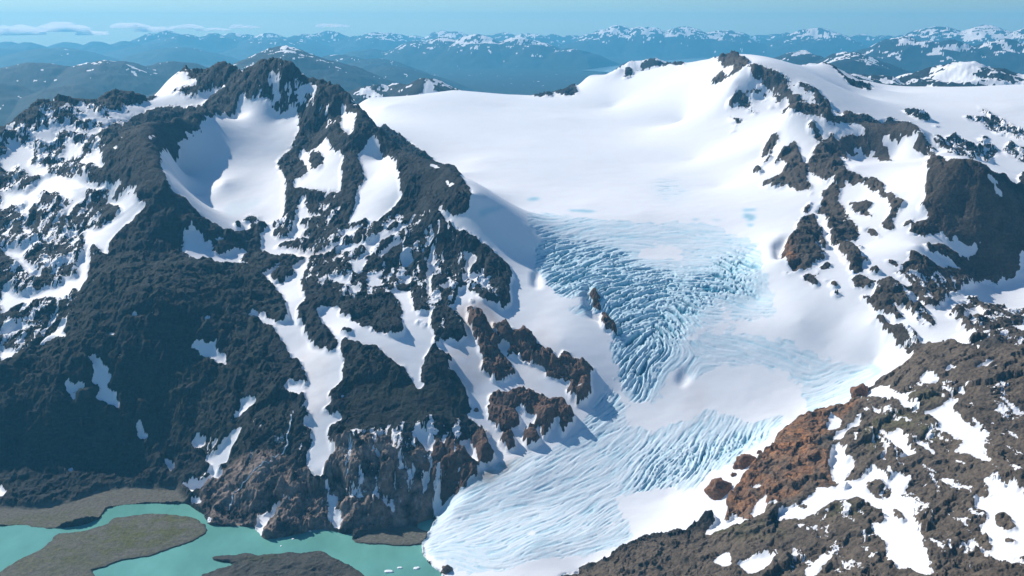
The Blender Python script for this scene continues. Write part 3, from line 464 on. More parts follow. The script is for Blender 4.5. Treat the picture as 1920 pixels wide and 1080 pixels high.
# crevassed ice
ICE = [
 [(985,400),(1010,397),(1060,405),(1120,410),(1200,418),(1300,418),(1340,425),(1400,445),(1425,470),(1436,520),(1440,550),(1462,588),(1400,600),(1370,605),(1330,612),(1285,625),(1270,645),(1230,645),(1190,650),(1160,640),(1140,610),(1110,570),(1060,560),(1030,540),(1008,505),(1005,470),(1020,450),(990,420)],
 [(1140,640),(1180,640),(1270,630),(1300,640),(1330,622),(1400,625),(1480,640),(1520,660),(1560,682),(1610,680),(1645,680),(1640,705),(1620,732),(1560,768),(1520,778),(1505,740),(1500,715),(1400,700),(1300,720),(1260,750),(1200,750),(1170,730),(1160,700)],
 [(1140,720),(1180,755),(1165,800),(1230,805),(1290,790),(1335,765),(1400,790),(1470,780),(1480,800),(1440,820),(1400,850),(1370,870),(1330,890),(1300,925),(1260,910),(1200,920),(1150,930),(1165,960),(1190,1000),(1150,1030),(1100,1045),(1050,1038),(960,1065),(900,1075),(860,1075),(830,1058),(800,1037),(790,1015),(803,985),(830,950),(870,910),(920,870),(960,860),(1010,850),(1060,830),(1100,790),(1120,740)],
 [(1640,690),(1645,680),(1660,690),(1640,710)], [(1060,575),(1100,575),(1105,595),(1075,590)],
]
for c in ICE: fill(ice, c)
for c in [[(1200,465),(1240,458),(1285,468),(1280,485),(1230,489),(1195,480)], [(1350,573),(1370,578),(1376,597),(1355,595)], [(1300,715),(1340,690),(1400,682),(1480,700),(1508,730),(1500,768),(1470,778),(1430,772),(1400,785),(1335,758),(1290,790),(1230,803),(1165,800),(1180,765),(1240,757),(1262,720)], [(1255,700),(1275,690),(1300,720),(1270,760),(1240,750)], [(1130,990),(1160,975),(1150,1000)], [(1085,1020),(1105,1010),(1110,1020)], [(985,1005),(1005,995),(1010,1010)], [(870,1062),(905,1045),(890,1065)]]: fill(ice, c, 0)
# slush pools of blue ice on the snow
for c in [T(1,1,(1040,45),(1080,28),(1120,33),(1100,45),(1060,50)), T(1,1,(760,130),(850,95),(920,80),(930,85),(860,110),(790,135)), T(1,1,(1280,95),(1320,100),(1400,100),(1440,110),(1380,115),(1290,108)), T(2,1,(340,95),(410,90),(415,105),(350,112)), T(2,1,(350,120),(400,125),(410,140),(400,160),(360,165),(370,150),(340,145)), T(2,1,(365,175),(400,180),(390,197),(370,195)), T(2,1,(50,148),(95,152),(70,160)), T(2,1,(160,150),(220,160),(190,165)), T(2,1,(1060,705),(1120,698),(1110,710),(1065,714))]: fill(pool, c)
# small crevassed patches on the snow fields
fill(pool, T(0,1,(1260,90),(1300,50),(1400,45),(1450,30),(1475,50),(1430,90),(1380,110),(1330,135),(1270,130)), .22); fill(pool, T(0,0,(1420,830),(1560,800),(1620,830),(1560,860),(1460,850)), .12)
fill(grey, [(1225,345),(1250,333),(1275,338),(1290,352),(1275,372),(1250,382),(1232,370)], 1)
fill(dirt, [(840,580),(900,560),(940,600),(960,660),(900,650),(860,620)], .8); fill(dirt, [(870,640),(930,700),(880,740),(800,690)], .5); fill(dirt, [(650,680),(720,650),(760,670),(720,720)], .3); fill(dirt, T(1,1,(700,340),(740,335),(770,400),(730,430),(700,420)), .9)
fill(dirt, [(500,500),(560,478),(640,470),(650,480),(520,500)], .8); fill(dirt, [(560,640),(620,680),(620,760),(580,830),(560,700)], .35); fill(dirt, [(905,875),(1010,845),(960,880),(880,925),(870,915)], .9); fill(dirt, [(1020,600),(1050,640),(1000,760),(960,700)], .3)
fill(dirt, T(2,2,(0,0),(150,0),(120,200),(0,220)), .2)

# gravel shores, islands and the lake
fill(gravel, T(0,2,(-700,690),(0,690),(200,700),(400,660),(560,600),(700,580),(1000,580),(1060,672),(860,672),(600,700),(560,760),(290,815),(0,800),(-700,830)), 1)
fill(gravel, T(1,2,(60,880),(110,855),(260,815),(420,805),(510,795),(470,880),(390,912),(290,912),(70,895)), 1)
LAKE = T(0,2,(-900,840),(-300,812),(0,800),(130,795),(290,815),(400,805),(480,790),(560,760),(600,700),(700,680),(860,672),(1060,675),(1090,700),(1150,735),(1160,780),(1200,800),(1340,800),(1430,805),(1460,850),(1500,878),(1600,860),(1700,840),(1800,815),(1900,822)) + T(1,2,(0,850),(70,838),(60,880),(70,895),(290,912),(390,912),(470,880),(505,800),(420,805),(430,775),(520,740),(540,760),(505,800),(450,890),(458,950),(480,1000),(560,1060),(570,1090),(700,1900),(-4500,1900))
fill(lake, LAKE)
ISLE = T(0,2,(-300,1150),(-60,1085),(0,1060),(100,990),(220,940),(300,870),(290,860),(330,845),(480,830),(610,790),(625,760),(760,740),(870,730),(1000,740),(1080,750),(1150,790),(1170,830),(1100,880),(960,930),(830,975),(700,990),(600,1030),(510,1050),(540,1090),(540,1180))
ISLE2 = T(0,2,(1180,985),(1200,970),(1330,970),(1390,955),(1450,970),(1570,960),(1640,945),(1700,960),(1760,950),(1800,935),(1840,960),(1880,990),(1920,1010),(1980,1030),(2040,1060),(2060,1100),(2060,1300),(1050,1300),(1130,1080),(1200,1050),(1330,1020),(1240,1000))
for c in (ISLE, ISLE2): fill(lake, c, 0); fill(rock, c, 1)
fill(gravel, ISLE, 1); fill(gravel, ISLE2, .4)
fill(moss, T(0,2,(700,760),(1000,740),(1150,800),(1050,860),(800,930),(500,960),(450,900)), .45); fill(moss, T(0,2,(280,815),(420,760),(560,720),(560,750),(400,805)), .8); fill(moss, T(0,2,(1330,1000),(1500,975),(1640,960),(1560,1000),(1400,1020)), .9)
fill(lake, T(2,0,(1690,940),(1780,930),(1880,955),(1890,970),(1800,985),(1740,970)), .5)      # tarn on the bench behind the dark dome

# which landform each piece of ground belongs to
SNOWFIELD, MLEFT, MRIGHT, HILLR, SHORE, ISL, ISL2, BED, PEAK, DOME, HAZY, SNOUT, TERR, LOWM, RANGE, SUMMIT, COAST, SPIT = range(18)
region = np.full((NR, NT), SNOWFIELD, np.int8)
fill(region, LEFT_ROCK, MLEFT)
fill(region, [(887,362),(960,500),(1000,600),(1080,640),(1130,730),(1090,800),(1040,840),(960,855),(900,880),(850,930),(790,1000),(600,1000),(500,600),(700,400)], MLEFT)
fill(region, [(1340,180),(1402,116,7000),(1475,145,6800),(1530,175,6600),(1558,203,6450),(1480,225),(1420,245),(1370,240)], PEAK); fill(region, [(1330,160),(1345,104),(1372,99),(1410,118),(1350,155)], PEAK)
fill(region, [(1490,150),(1545,114),(1640,166),(1600,180),(1490,165)], DOME)
fill(region, [(1380,250),(1470,213,5800),(1500,200,5800),(1600,215,5800),(1720,230,5500),(1780,285,5000),(1850,322,4500),(1930,362,4400),(2500,420,4400),(2500,640),(1925,655),(1820,655),(1720,665),(1640,640),(1540,540),(1460,490),(1450,440),(1420,350)], MRIGHT)
fill(region, HILL, HILLR)
fill(region, ICE[0] + [(990,410)], SNOUT)
for c in ICE[1:3]: fill(region, c, SNOUT)
fill(region, [(1000,760),(1130,700),(1160,640),(1300,640),(1500,640),(1640,690),(1560,765),(1480,800),(1440,860),(1390,930),(1350,985),(1250,1010),(1080,1070),(960,1090),(840,1080),(785,1020),(820,950),(900,870)], SNOUT)
fill(region, T(0,2,(-900,690),(0,690),(200,700),(400,660),(560,600),(700,580),(1000,580),(1060,672),(860,672),(600,700),(560,760),(290,815),(0,800),(-900,840)), SHORE)
fill(region, LAKE, BED)
fill(region, T(1,2,(60,880),(110,855),(260,815),(420,805),(510,795),(470,880),(390,912),(290,912),(70,895)), SPIT)
fill(region, ISLE, ISL); fill(region, ISLE2, ISL2)
region[RR > 9300] = TERR
u_of = 960 + F * np.tan(TH)[None] + 0 * RR
def box(r0, r1, u0, u1, k): region[(RR > r0) & (RR <= r1) & (u_of > u0) & (u_of < u1)] = k
box(17200, 22500, 400, 700, LOWM); box(11200, 13900, 1660, 2200, HAZY); box(36000, 47000, 640, 1160, RANGE); box(26000, 36000, 1580, 2200, SUMMIT); box(52000, 60500, 1090, 1420, COAST)

calm = zeros()
for c in [T(2,0,(1370,898),(1470,890),(1560,890),(1640,915),(1760,985),(1855,1080),(1930,1300),(1700,1500),(1400,1500),(1368,1080)), T(2,1,(1500,0),(1960,0),(1960,480),(1700,500),(1500,560),(1350,500)), T(0,0,(760,640),(1000,598),(1120,640),(1140,740),(905,860),(970,1080),(1050,1150),(1200,1260),(1000,1250),(800,1080),(700,800)), T(2,0,(370,362),(570,430),(750,505),(838,620),(690,580),(600,600),(440,460)), T(2,0,(870,760),(1290,692),(1470,885),(1130,910),(930,910)),
          T(1,0,(100,560),(380,820),(690,1080),(500,1080),(300,850)), T(1,2,(0,0),(600,0),(700,200),(400,260),(0,300))]: fill(calm, c)

flecks = zeros()      # ground where snow lies in many small flecks
for c, v_ in [(T(0,0,(0,760),(260,600),(640,560),(640,700),(520,1080),(0,1080)), 1), (T(0,1,(0,0),(520,0),(640,200),(480,420),(420,660),(200,860),(0,960)), 1), (T(2,2,(950,100),(1920,0),(1960,1100),(300,1100),(900,560)), .55), (T(0,0,(1400,420),(1700,430),(1900,620),(1900,760),(1750,640),(1500,560)), .7), (T(0,1,(1450,150),(1920,0),(1920,600),(1650,500)), .7), (T(1,1,(0,200),(450,100),(700,300),(950,600),(600,850),(400,640),(0,620)), .75), (T(1,2,(0,300),(700,200),(700,560),(300,760),(0,700)), .7), (T(0,2,(1100,200),(1900,200),(1900,800),(1100,680)), .45),
              (T(2,0,(420,720),(900,720),(1200,1080),(430,1080)), .3), (T(2,1,(560,0),(1350,0),(1350,700),(600,450)), .35), (T(2,1,(1200,480),(1960,480),(1960,920),(1200,900)), .8), (T(2,0,(1300,600),(1960,600),(1960,1000),(1500,920)), 1)]: fill(flecks, c, v_)
fill(pool, [(1560,690),(1600,682),(1640,682),(1640,705),(1610,735),(1555,768),(1520,776),(1510,745),(1530,710)], .3)
fill(pool, [(1630,684),(1645,680),(1658,692),(1640,708)], .7)
fill(moss, T(0,1,(380,480),(1500,400),(1600,640),(1500,1080),(0,1080),(0,1000)), .4); fill(moss, T(0,2,(0,0),(1500,0),(1700,300),(1300,440),(900,400),(0,420)), .4); fill(moss, T(1,1,(0,830),(300,960),(440,1080),(0,1080)), .4); fill(moss, T(1,2,(0,0),(680,0),(700,150),(400,260),(0,330)), .5)

fill(moss, ISLE, .45); fill(moss, T(0,2,(700,760),(1000,740),(1150,800),(1050,860),(800,930),(500,960),(450,900),(600,800)), .95); fill(moss, T(0,2,(290,940),(600,900),(640,960),(400,1020),(250,1000)), .8)
fill(moss, T(0,2,(0,760),(280,740),(500,690),(540,740),(400,800),(290,812),(0,798)), .6)

fill(grey, T(1,0,(840,935),(900,922),(1050,918),(1060,926),(900,935),(850,948)), .6); fill(grey, [(1010,300),(1060,303),(1060,308),(1010,306)], .5)

# ------------------------------------------------------------------ relief of each cover
NEAR = slice(0, i9)
ii, jj = np.meshgrid(np.arange(NR, dtype=np.float32), np.arange(NT, dtype=np.float32), indexing='ij')
wig1 = fbm(X, Y, 70, 4, 5, 0.6); wig2 = fbm(X, Y, 70, 4, 25, 0.6)
mpc = (RR * (TH[1] - TH[0])).astype(np.float32)             # metres per column
amp = np.clip(17.0 / mpc, 0, 7)
rowm = np.gradient(R).astype(np.float32)[:, None]
ampi = np.clip(20.0 / rowm, 0, 7)
fi, fj = ii + wig1 * ampi, jj + wig2 * amp
rock = np.maximum(rock, ((region == SHORE) | (region == BED) | (region == ISL) | (region == ISL2) | (region == SPIT)).astype(np.float32))
calm = 1 - .62 * blur(calm, 8)
wig3 = fbm(X, Y, 24, 2, 95, .6)
fi, fj = fi + wig3 * ampi * .5, fj + wig1 * amp * .15
rock = remap(rock, fi, fj)
rust, brown, warm, moss, dirt = [blur(remap(a, fi, fj), 5) for a in (rust, brown, warm, moss, dirt)]
gravel = blur(gravel, 3); pool = blur(remap(pool, ii + wig1 * ampi * .5, jj + wig2 * amp * .5), 1.5); grey = blur(grey, 8)
soft = blur(rock, 2)
speck = fbm(X, Y, 30, 3, 45, 0.7)
hem = blur(rock, 9)
# small stones melt out of the snow next to rock, and snow lies in the hollows of the rock next to snow
fl = blur(flecks, 8) * (RR < 9000)
streak = fbm(X * 1.6 + 40 * wig1, Y * .55 + 40 * wig2, 60, 5, 145, .66)
flk = sstep(.26, .40, streak + .10 * speck + .27 * fl) * np.clip(fl * 1.3, 0, 1) * np.clip(hem * 1.8, 0, 1)
rock = sstep(0.40, 0.60, soft + 0.8 * speck * np.clip(4 * hem * (1 - hem), 0, 1) - .85 * flk)
bi = blur(ice, 13); im0 = blur(remap(ice, ii + wig1 * ampi * 2, jj + wig2 * amp * 2), 1)
icem = sstep(0.38, 0.66, im0 * .35 + .65 * bi + .95 * fbm(X * .8 + Y * .6, 1.7 * (Y * .8 - X * .6), 85, 4, 85, .62) * np.clip(4 * bi * (1 - bi), 0, 1)) * (1 - rock)

edge = blur(rock, 3); edge = np.clip(4 * edge * (1 - edge), 0, 1)
dirt = np.clip(dirt + .38 * edge * sstep(-.1, .5, fbm(X, Y, 130, 4, 171)) * (RR < 8000), 0, 1)
# far country: dark fells with snow patches on the upper ground
zf = Z[i9:]
sn = fbm(xf, yf, 520, 6, 33, 0.74); big = fbm(xf, yf, 7000, 3, 35)
lowm = ((region == LOWM) | (region == HAZY))[i9:]
lvl = -.18 * (region == LOWM)[i9:] + .08 * (region == HAZY)[i9:] + 0.42 * sstep(250, 800, zf) + 0.42 * sstep(650, 1150, zf) - .18 * (u_of[i9:] < 480)
rf = 1 - sstep(-0.02, 0.07, 1.15 * sn - .25 * rg + big * 0.2 + lvl * 0.62 - 0.42)
on = sstep(9300, 9700, RR[i9:])
rock[i9:] = rock[i9:] * (1 - on) + rf * on
hidden_back = (RR[i9 - 400:i9] > 8900)

xn, yn = X[NEAR], Y[NEAR]
wx = xn + 55 * wig1[NEAR]; wy = yn + 55 * wig2[NEAR]
relief = fbm(wx, wy, 380, 4, 11, 0.5, True) - .2
def knobs(x, y, wl, o, seed, gain=.55): return -fbm(x, y, wl, o, seed, gain, True)     # rounded knobs with sharp clefts between
w3x = wx + 7 * wig3[NEAR]; w3y = wy - 7 * wig3[NEAR]
crag = facets(w3x * .75 + .45 * w3y, 1.35 * w3y - .3 * w3x, 150, 3) / 40
gran = facets(w3x * .8, w3y * 1.2, 52, 5) / 14 + .45 * facets(w3x * .85, w3y * 1.15, 19, 6) / 6
gully = fbm(wx * 1.0, wy * .28, 120, 4, 37, .55, True) - .2
gully2 = fbm(wx + 25 * wig2[NEAR], wy * .3, 48, 3, 39, .6, True) - .2
rk = soft[NEAR]; gv = np.clip(gravel[NEAR], 0, 1)
hum = np.clip(1 - gv, 0.05, 1)
ledge = sstep(-.35, .35, fbm(wx * .25, Z[NEAR] * 1.4 + yn * .25, 26, 2, 19)) - .5
lum = .55 + .45 * sstep(-.3, .3, fbm(xn, yn, 500, 2, 47))
cw = lum * np.clip(.45 + .9 * warm + .6 * brown + .45 * (region == HILLR) + .25 * ((region == MRIGHT) | (region == PEAK)), 0, 1.1)[NEAR]
hillw = blur((region == HILLR).astype(np.float32), 6)[NEAR]
rel_w = 1 - .7 * sstep(5500, 6000, RR[NEAR]); cw = cw + .5 * sstep(5600, 6100, RR[NEAR])
gw = 1 - .6 * hillw
hl = 1 - .35 * blur((region == HILLR).astype(np.float32), 4)[NEAR]
d = rk * hum * hl * calm[NEAR] * (34 * rel_w * relief + cw * (15 * crag + 6.5 * gran) + gw * (21 * gully + 8 * gully2) + (2.5 + 4.5 * hillw) * ledge + 2.0 * (rock[NEAR] - 0.3))
d += brown[NEAR] * rk * (7 + 4 * crag)
d += (1 - rk) * (1 - gv) * (2.2 * fbm(X[NEAR], Y[NEAR], 420, 2, 71) + 0.9 * fbm(X[NEAR] * .6 + Y[NEAR] * .5, Y[NEAR] - X[NEAR] * .4, 70, 2, 73))
Z[NEAR] += d

# crevasses: noise drawn out along the grain of the ice
FLOW = [((1000,440),(1060,428)),((1040,500),(1100,478)),((1080,540),(1140,518)),((1200,440),(1260,440)),((1300,440),(1360,445)),((1250,520),(1310,522)),((1380,480),(1420,495)),((1400,540),(1440,555)),((1150,560),(1200,545)),((1330,570),(1380,575)),
        ((1190,600),(1225,590)),((1250,610),(1270,635)),((1160,650),(1145,675)),((1220,690),(1205,740)),((1270,600),(1290,625)),((1180,740),(1150,765)),((1110,790),(1070,815)),((1300,820),(1285,850)),((1400,800),(1385,830)),((1250,850),(1215,885)),((1200,880),(1160,915)),((1050,860),(990,880)),((1000,920),(940,945)),((900,980),(840,1000)),((900,920),(850,945)),((1100,950),(1060,980)),((1000,1010),(950,1032)),((1130,860),(1080,890)),
        ((1330,640),(1390,648)),((1400,655),(1450,675)),((1480,670),(1530,695)),((1560,700),(1600,690)),((1540,740),(1590,715)),((1270,660),(1240,700)),((1100,1020),(1050,1038)),((850,1040),(890,1055))]
FP, FV = [], []
for a, b in FLOW:
    ga, gb = np.array(ground(*a)), np.array(ground(*b)); FP.append((ga + gb) / 2); w_ = gb - ga; w_ = w_ / np.hypot(*w_)
    FV.append((w_[0] ** 2 - w_[1] ** 2, 2 * w_[0] * w_[1]))
FP, FV = np.array(FP), np.array(FV)
nz = np.nonzero(icem > 0.02)
a0, a1, b0, b1 = nz[0].min(), nz[0].max() + 1, nz[1].min(), nz[1].max() + 1
si, sj = ii[a0:a1, b0:b1], jj[a0:a1, b0:b1]
num = np.zeros(si.shape + (2,), np.float32); den = np.zeros(si.shape, np.float32)
for (p, q), v in zip(FP, FV):
    w_ = 1.0 / (((si - p)) ** 2 + ((sj - q)) ** 2 + 300.0) ** 1.5
    num += w_[..., None] * np.array(v, np.float32); den += w_
ang = 0.5 * np.arctan2(num[..., 1], num[..., 0]) + 0.55 * fbm(X[a0:a1, b0:b1], Y[a0:a1, b0:b1], 160, 4, 51)
vi, vj = np.cos(ang), np.sin(ang)
def streaks(width, length, seed):
    nz_ = blur(np.random.default_rng(seed).standard_normal(si.shape).astype(np.float32), width)
    acc = nz_.copy()
    for sgn in (1, -1):
        pi, pj = si - a0, sj - b0; di, dj = vi * sgn, vj * sgn
        pi, pj = pi.copy(), pj.copy()
        for _ in range(length):
            pi += di; pj += dj
            ni = remap(vi, pi, pj); nj = remap(vj, pi, pj)
            s_ = np.sign(ni * di + nj * dj); s_[s_ == 0] = 1
            di, dj = ni * s_, nj * s_
            acc += remap(nz_, pi, pj)
    acc -= acc.mean(); return acc / acc.std()
fine = streaks(.5, 13, 3); broad = streaks(1, 13, 4)
heavy = zeros()
fill(heavy, [(1000,440),(1060,450),(1160,470),(1200,500),(1330,520),(1350,470),(1400,470),(1430,540),(1340,560),(1290,600),(1270,650),(1230,690),(1200,740),(1160,720),(1150,640),(1100,570),(1030,540),(1005,490)], 1)
fill(heavy, [(1200,850),(1290,830),(1420,800),(1440,820),(1330,880),(1200,930)], .6); fill(heavy, [(1110,740),(1140,720),(1150,780),(1090,830)], .5)
heavy = blur(heavy, 14)
im = icem[a0:a1, b0:b1]; hv = heavy[a0:a1, b0:b1]
brk = sstep(-.35, .3, fbm(X[a0:a1, b0:b1], Y[a0:a1, b0:b1], 55, 3, 151))
cut = np.clip(sstep(0.45, 1.35, fine) * (.35 + .65 * brk) * (0.6 + 0.4 * hv) + sstep(0.75, 1.6, broad) * (0.15 + 0.85 * hv), 0, 1.5)
pits = np.random.default_rng(9).standard_normal(si.shape).astype(np.float32); pits = blur(pits, .5); pits /= pits.std()
cut = np.clip(cut + .6 * hv * sstep(.9, 1.9, pits), 0, 1.6)
Z[a0:a1, b0:b1] += im * (-(2.5 + 13.0 * hv) * cut + (0.5 + 2.2 * hv) * np.clip(-fine, 0, 2) + 1.5 * hv * broad)
blue = zeros(); blue[a0:a1, b0:b1] = im * np.clip(0.22 + 0.15 * hv + 0.16 * np.clip(-broad, -1, 1) * .5 + (0.62 + .16 * hv) * cut * (.6 + .4 * hv), 0, 1)
gs = fbm(X * 0.25, Y, 26, 3, 57)
Z -= grey * sstep(.05, .5, gs) * 4
blue = np.maximum(blue, .62 * pool); blue = np.maximum(blue, grey * (.10 + .42 * sstep(.05, .5, gs)))

# lake bed and islands
lk = blur(lake, 4)
lakem = (RR < 4000)
shore_n = 0.5 * fbm(X, Y, 45, 4, 63, .6)
wet = sstep(0.38, 0.62, lk + shore_n * (4 * lk * (1 - lk))) * lakem
inner = np.clip(1 - blur(lake, 26), 0, 1)
isl = ((region == ISL) | (region == ISL2) | (region == SHORE) | (region == SPIT))
flat = isl * lakem
h_isl = 0.6 + 5 * inner * (1 + 0.25 * fbm(X, Y, 200, 3, 65)) + np.where(region == ISL2, 16 * np.clip(fbm(X, Y, 130, 5, 67, .55, True), -0.2, 1) * inner, 0.8 * fbm(X, Y, 25, 3, 69))
Z = np.where(flat & (region != SHORE), h_isl, Z)
Z = np.where(region == BED, np.minimum(Z, .6), Z)
ws = blur((region == SHORE).astype(np.float32), 5) ** 2 * lakem
Z = Z * (1 - ws) + ws * np.minimum(Z, np.maximum(h_isl * .6, 1.5))
near_water = blur(lake, 8) * lakem
land = (1 - wet)
Z = np.where(lakem, land * np.maximum(Z, .7) + wet * (-4.0), Z).astype(np.float32)
gi0, gj0 = ground(1870, 322)
# ------------------------------------------------------------------ materials
def new_mat(name):
    m = bpy.data.materials.new(name); m.use_nodes = True
    nt = m.node_tree; nt.nodes.clear()
    o = nt.nodes.new('ShaderNodeOutputMaterial'); p = nt.nodes.new('ShaderNodeBsdfPrincipled')
    nt.links.new(p.outputs[0], o.inputs['Surface'])
    return m, nt, p
class N:
    def __init__(s, nt): s.nt = nt
    def link(s, v, sock):
        if hasattr(v, 'is_output'): s.nt.links.new(v, sock)
        else: sock.default_value = v
    def attr(s, n):
        a = s.nt.nodes.new('ShaderNodeAttribute'); a.attribute_name = n; return a.outputs['Fac']
    def pos(s): return s.nt.nodes.new('ShaderNodeNewGeometry').outputs['Position']
    def noise(s, vec, wl, detail=4, rough=0.55):
        n = s.nt.nodes.new('ShaderNodeTexNoise'); s.link(vec, n.inputs['Vector']); n.inputs['Scale'].default_value = 1.0 / wl
        n.inputs['Detail'].default_value = detail; n.inputs['Roughness'].default_value = rough; return n.outputs['Fac']
    def mapr(s, v, a, b, c=0.0, d=1.0):
        n = s.nt.nodes.new('ShaderNodeMapRange'); s.link(v, n.inputs['Value'])
        for k, x in zip(('From Min', 'From Max', 'To Min', 'To Max'), (a, b, c, d)): n.inputs[k].default_value = x
        return n.outputs['Result']
    def math(s, op, a, b=0.0):
        n = s.nt.nodes.new('ShaderNodeMath'); n.operation = op; s.link(a, n.inputs[0]); s.link(b, n.inputs[1]); return n.outputs[0]
    def mix(s, f, a, b):
        n = s.nt.nodes.new('ShaderNodeMix'); n.data_type = 'RGBA'; s.link(f, n.inputs['Factor'])
        s.link(a if hasattr(a, 'is_output') else (*a, 1), n.inputs['A']); s.link(b if hasattr(b, 'is_output') else (*b, 1), n.inputs['B']); return n.outputs['Result']
    def scale(s, vec, x, y, z):
        n = s.nt.nodes.new('ShaderNodeMapping'); s.link(vec, n.inputs['Vector']); n.inputs['Scale'].default_value = (x, y, z); return n.outputs['Vector']
    def bump(s, h, dist, strength=1.0, normal=None):
        n = s.nt.nodes.new('ShaderNodeBump'); s.link(h, n.inputs['Height']); n.inputs['Distance'].default_value = dist; n.inputs['Strength'].default_value = strength
        if normal is not None: s.link(normal, n.inputs['Normal'])
        return n.outputs['Normal']

def ground_material():
    m, nt, p = new_mat('rock_snow_and_ice'); n = N(nt)
    P = n.pos()
    f1, f2, f3 = n.noise(P, 11, 8, 0.72), n.noise(P, 60, 5), n.noise(P, 340, 3)
    rocka, icea = n.attr('rock'), n.attr('blue')
    dark = n.mix(n.mapr(f1, .3, .75), (.010, .013, .016), (.048, .051, .053))
    dark = n.mix(n.mapr(f2, .42, .72, 0, .55), dark, (.036, .042, .034))
    dark = n.mix(n.attr('woods'), dark, n.mix(n.mapr(f3, .4, .6), (.010, .018, .019), (.022, .032, .028)))
    bed = n.noise(n.scale(P, .5, .8, 2.6), 22, 5, .7)
    dark = n.mix(n.mapr(bed, .52, .66, 0, .55), dark, (.014, .016, .018))
    dark = n.mix(n.mapr(bed, .44, .34, 0, .4), dark, (.075, .077, .078))
    greyw = n.mix(n.mapr(f1, .3, .75), (.21, .16, .132), (.50, .385, .315))
    dark = n.mix(n.math('MULTIPLY', n.attr('warm'), n.mapr(f2, .35, .6)), dark, greyw)
    br = n.mix(n.mapr(f1, .3, .72), (.085, .056, .044), (.26, .155, .108))
    dark = n.mix(n.attr('brown'), dark, br)
    hillc = n.mix(n.mapr(f1, .3, .75), (.065, .052, .041), (.235, .185, .137))
    dark = n.mix(n.attr('hill'), dark, hillc)
    ru = n.mix(n.mapr(n.noise(P, 45, 5, .6), .38, .66), (.28, .16, .10), (.78, .35, .13))
    ru = n.mix(n.mapr(f1, .35, .7), (.19, .10, .06), ru)
    dark = n.mix(n.math('MULTIPLY', n.attr('rust'), n.mapr(n.noise(n.scale(P, 1, .5, 1.4), 70, 5, .6), .36, .52, .25, 1)), dark, ru)
    dark = n.mix(n.math('MULTIPLY', n.math('ADD', n.attr('hill'), n.attr('rust')), n.mapr(bed, .53, .64, 0, .6)), dark, (.03, .026, .023))
    tone = n.noise(P, 95, 5, .62)
    dark = n.mix(n.mapr(tone, .50, .66, 0, .55), dark, n.mix(.62, dark, (0, 0, 0)))
    dark = n.mix(n.math('MULTIPLY', n.math('ADD', n.attr('hill'), .04), n.mapr(tone, .48, .34, 0, .45)), dark, (.18, .143, .105))
    gr = n.mix(n.mapr(f1, .3, .7), (.085, .083, .066), (.19, .18, .145))
    dark = n.mix(n.attr('gravel'), dark, gr)
    mo = n.mix(n.mapr(f1, .3, .7), (.055, .062, .026), (.16, .165, .06))
    mo = n.mix(n.math('MAXIMUM', n.attr('gravel'), n.attr('hill')), n.mix(n.mapr(f1, .3, .7), (.014, .019, .013), (.05, .058, .033)), mo)
    dark = n.mix(n.math('MULTIPLY', n.attr('moss'), n.mapr(f2, .38, .58)), dark, mo)
    snow = n.mix(n.mapr(f3, .3, .7), (.86, .875, .895), (.905, .91, .915))
    snow = n.mix(n.mapr(n.noise(n.scale(P, .35, 1, 1), 190, 6, .6), .5, .75, 0, .35), snow, (.80, .80, .805))
    snow = n.mix(n.math('MULTIPLY', n.attr('dirt'), n.mapr(f2, .25, .7, .2, 1)), snow, (.58, .47, .41))
    icec = n.mix(n.mapr(icea, .0, .45), snow, (.52, .72, .80))
    icec = n.mix(n.mapr(icea, .45, 1.0), icec, (.09, .33, .45))
    icec = n.mix(n.math('MULTIPLY', n.math('MULTIPLY', n.attr('dirt'), n.mapr(icea, 0, .2)), n.mapr(f2, .35, .6)), icec, (.36, .34, .32))
    rr = n.mapr(n.math('ADD', rocka, n.math('MULTIPLY', n.math('SUBTRACT', f1, .5), .9)), .42, .58)
    col = n.mix(rr, icec, dark)
    n.link(col, p.inputs['Base Color'])
    n.link(n.mapr(rr, 0, 1, .55, .85), p.inputs['Roughness'])
    p.inputs['Specular IOR Level'].default_value = 0.12
    h = n.math('MULTIPLY', rr, n.noise(P, 14, 7, .68))
    h = n.math('ADD', h, n.math('MULTIPLY', n.noise(n.scale(P, .4, 1, .6), 30, 4), .08))
    n.link(n.bump(h, 6.5, 1.0), p.inputs['Normal'])
    return m
GROUND = ground_material()

def water_material(name, col, wl=14.0):
    m, nt, p = new_mat(name); n = N(nt); P = n.pos()
    c = n.mix(n.mapr(n.noise(n.scale(P, 1, .45, 1), 170, 5, .6), .3, .7), tuple(.78 * x for x in col), tuple(1.18 * x for x in col))
    n.link(c, p.inputs['Base Color']); p.inputs['Roughness'].default_value = .12; p.inputs['IOR'].default_value = 1.33
    n.link(n.bump(n.noise(P, wl, 4), .12, .3), p.inputs['Normal'])
    return m

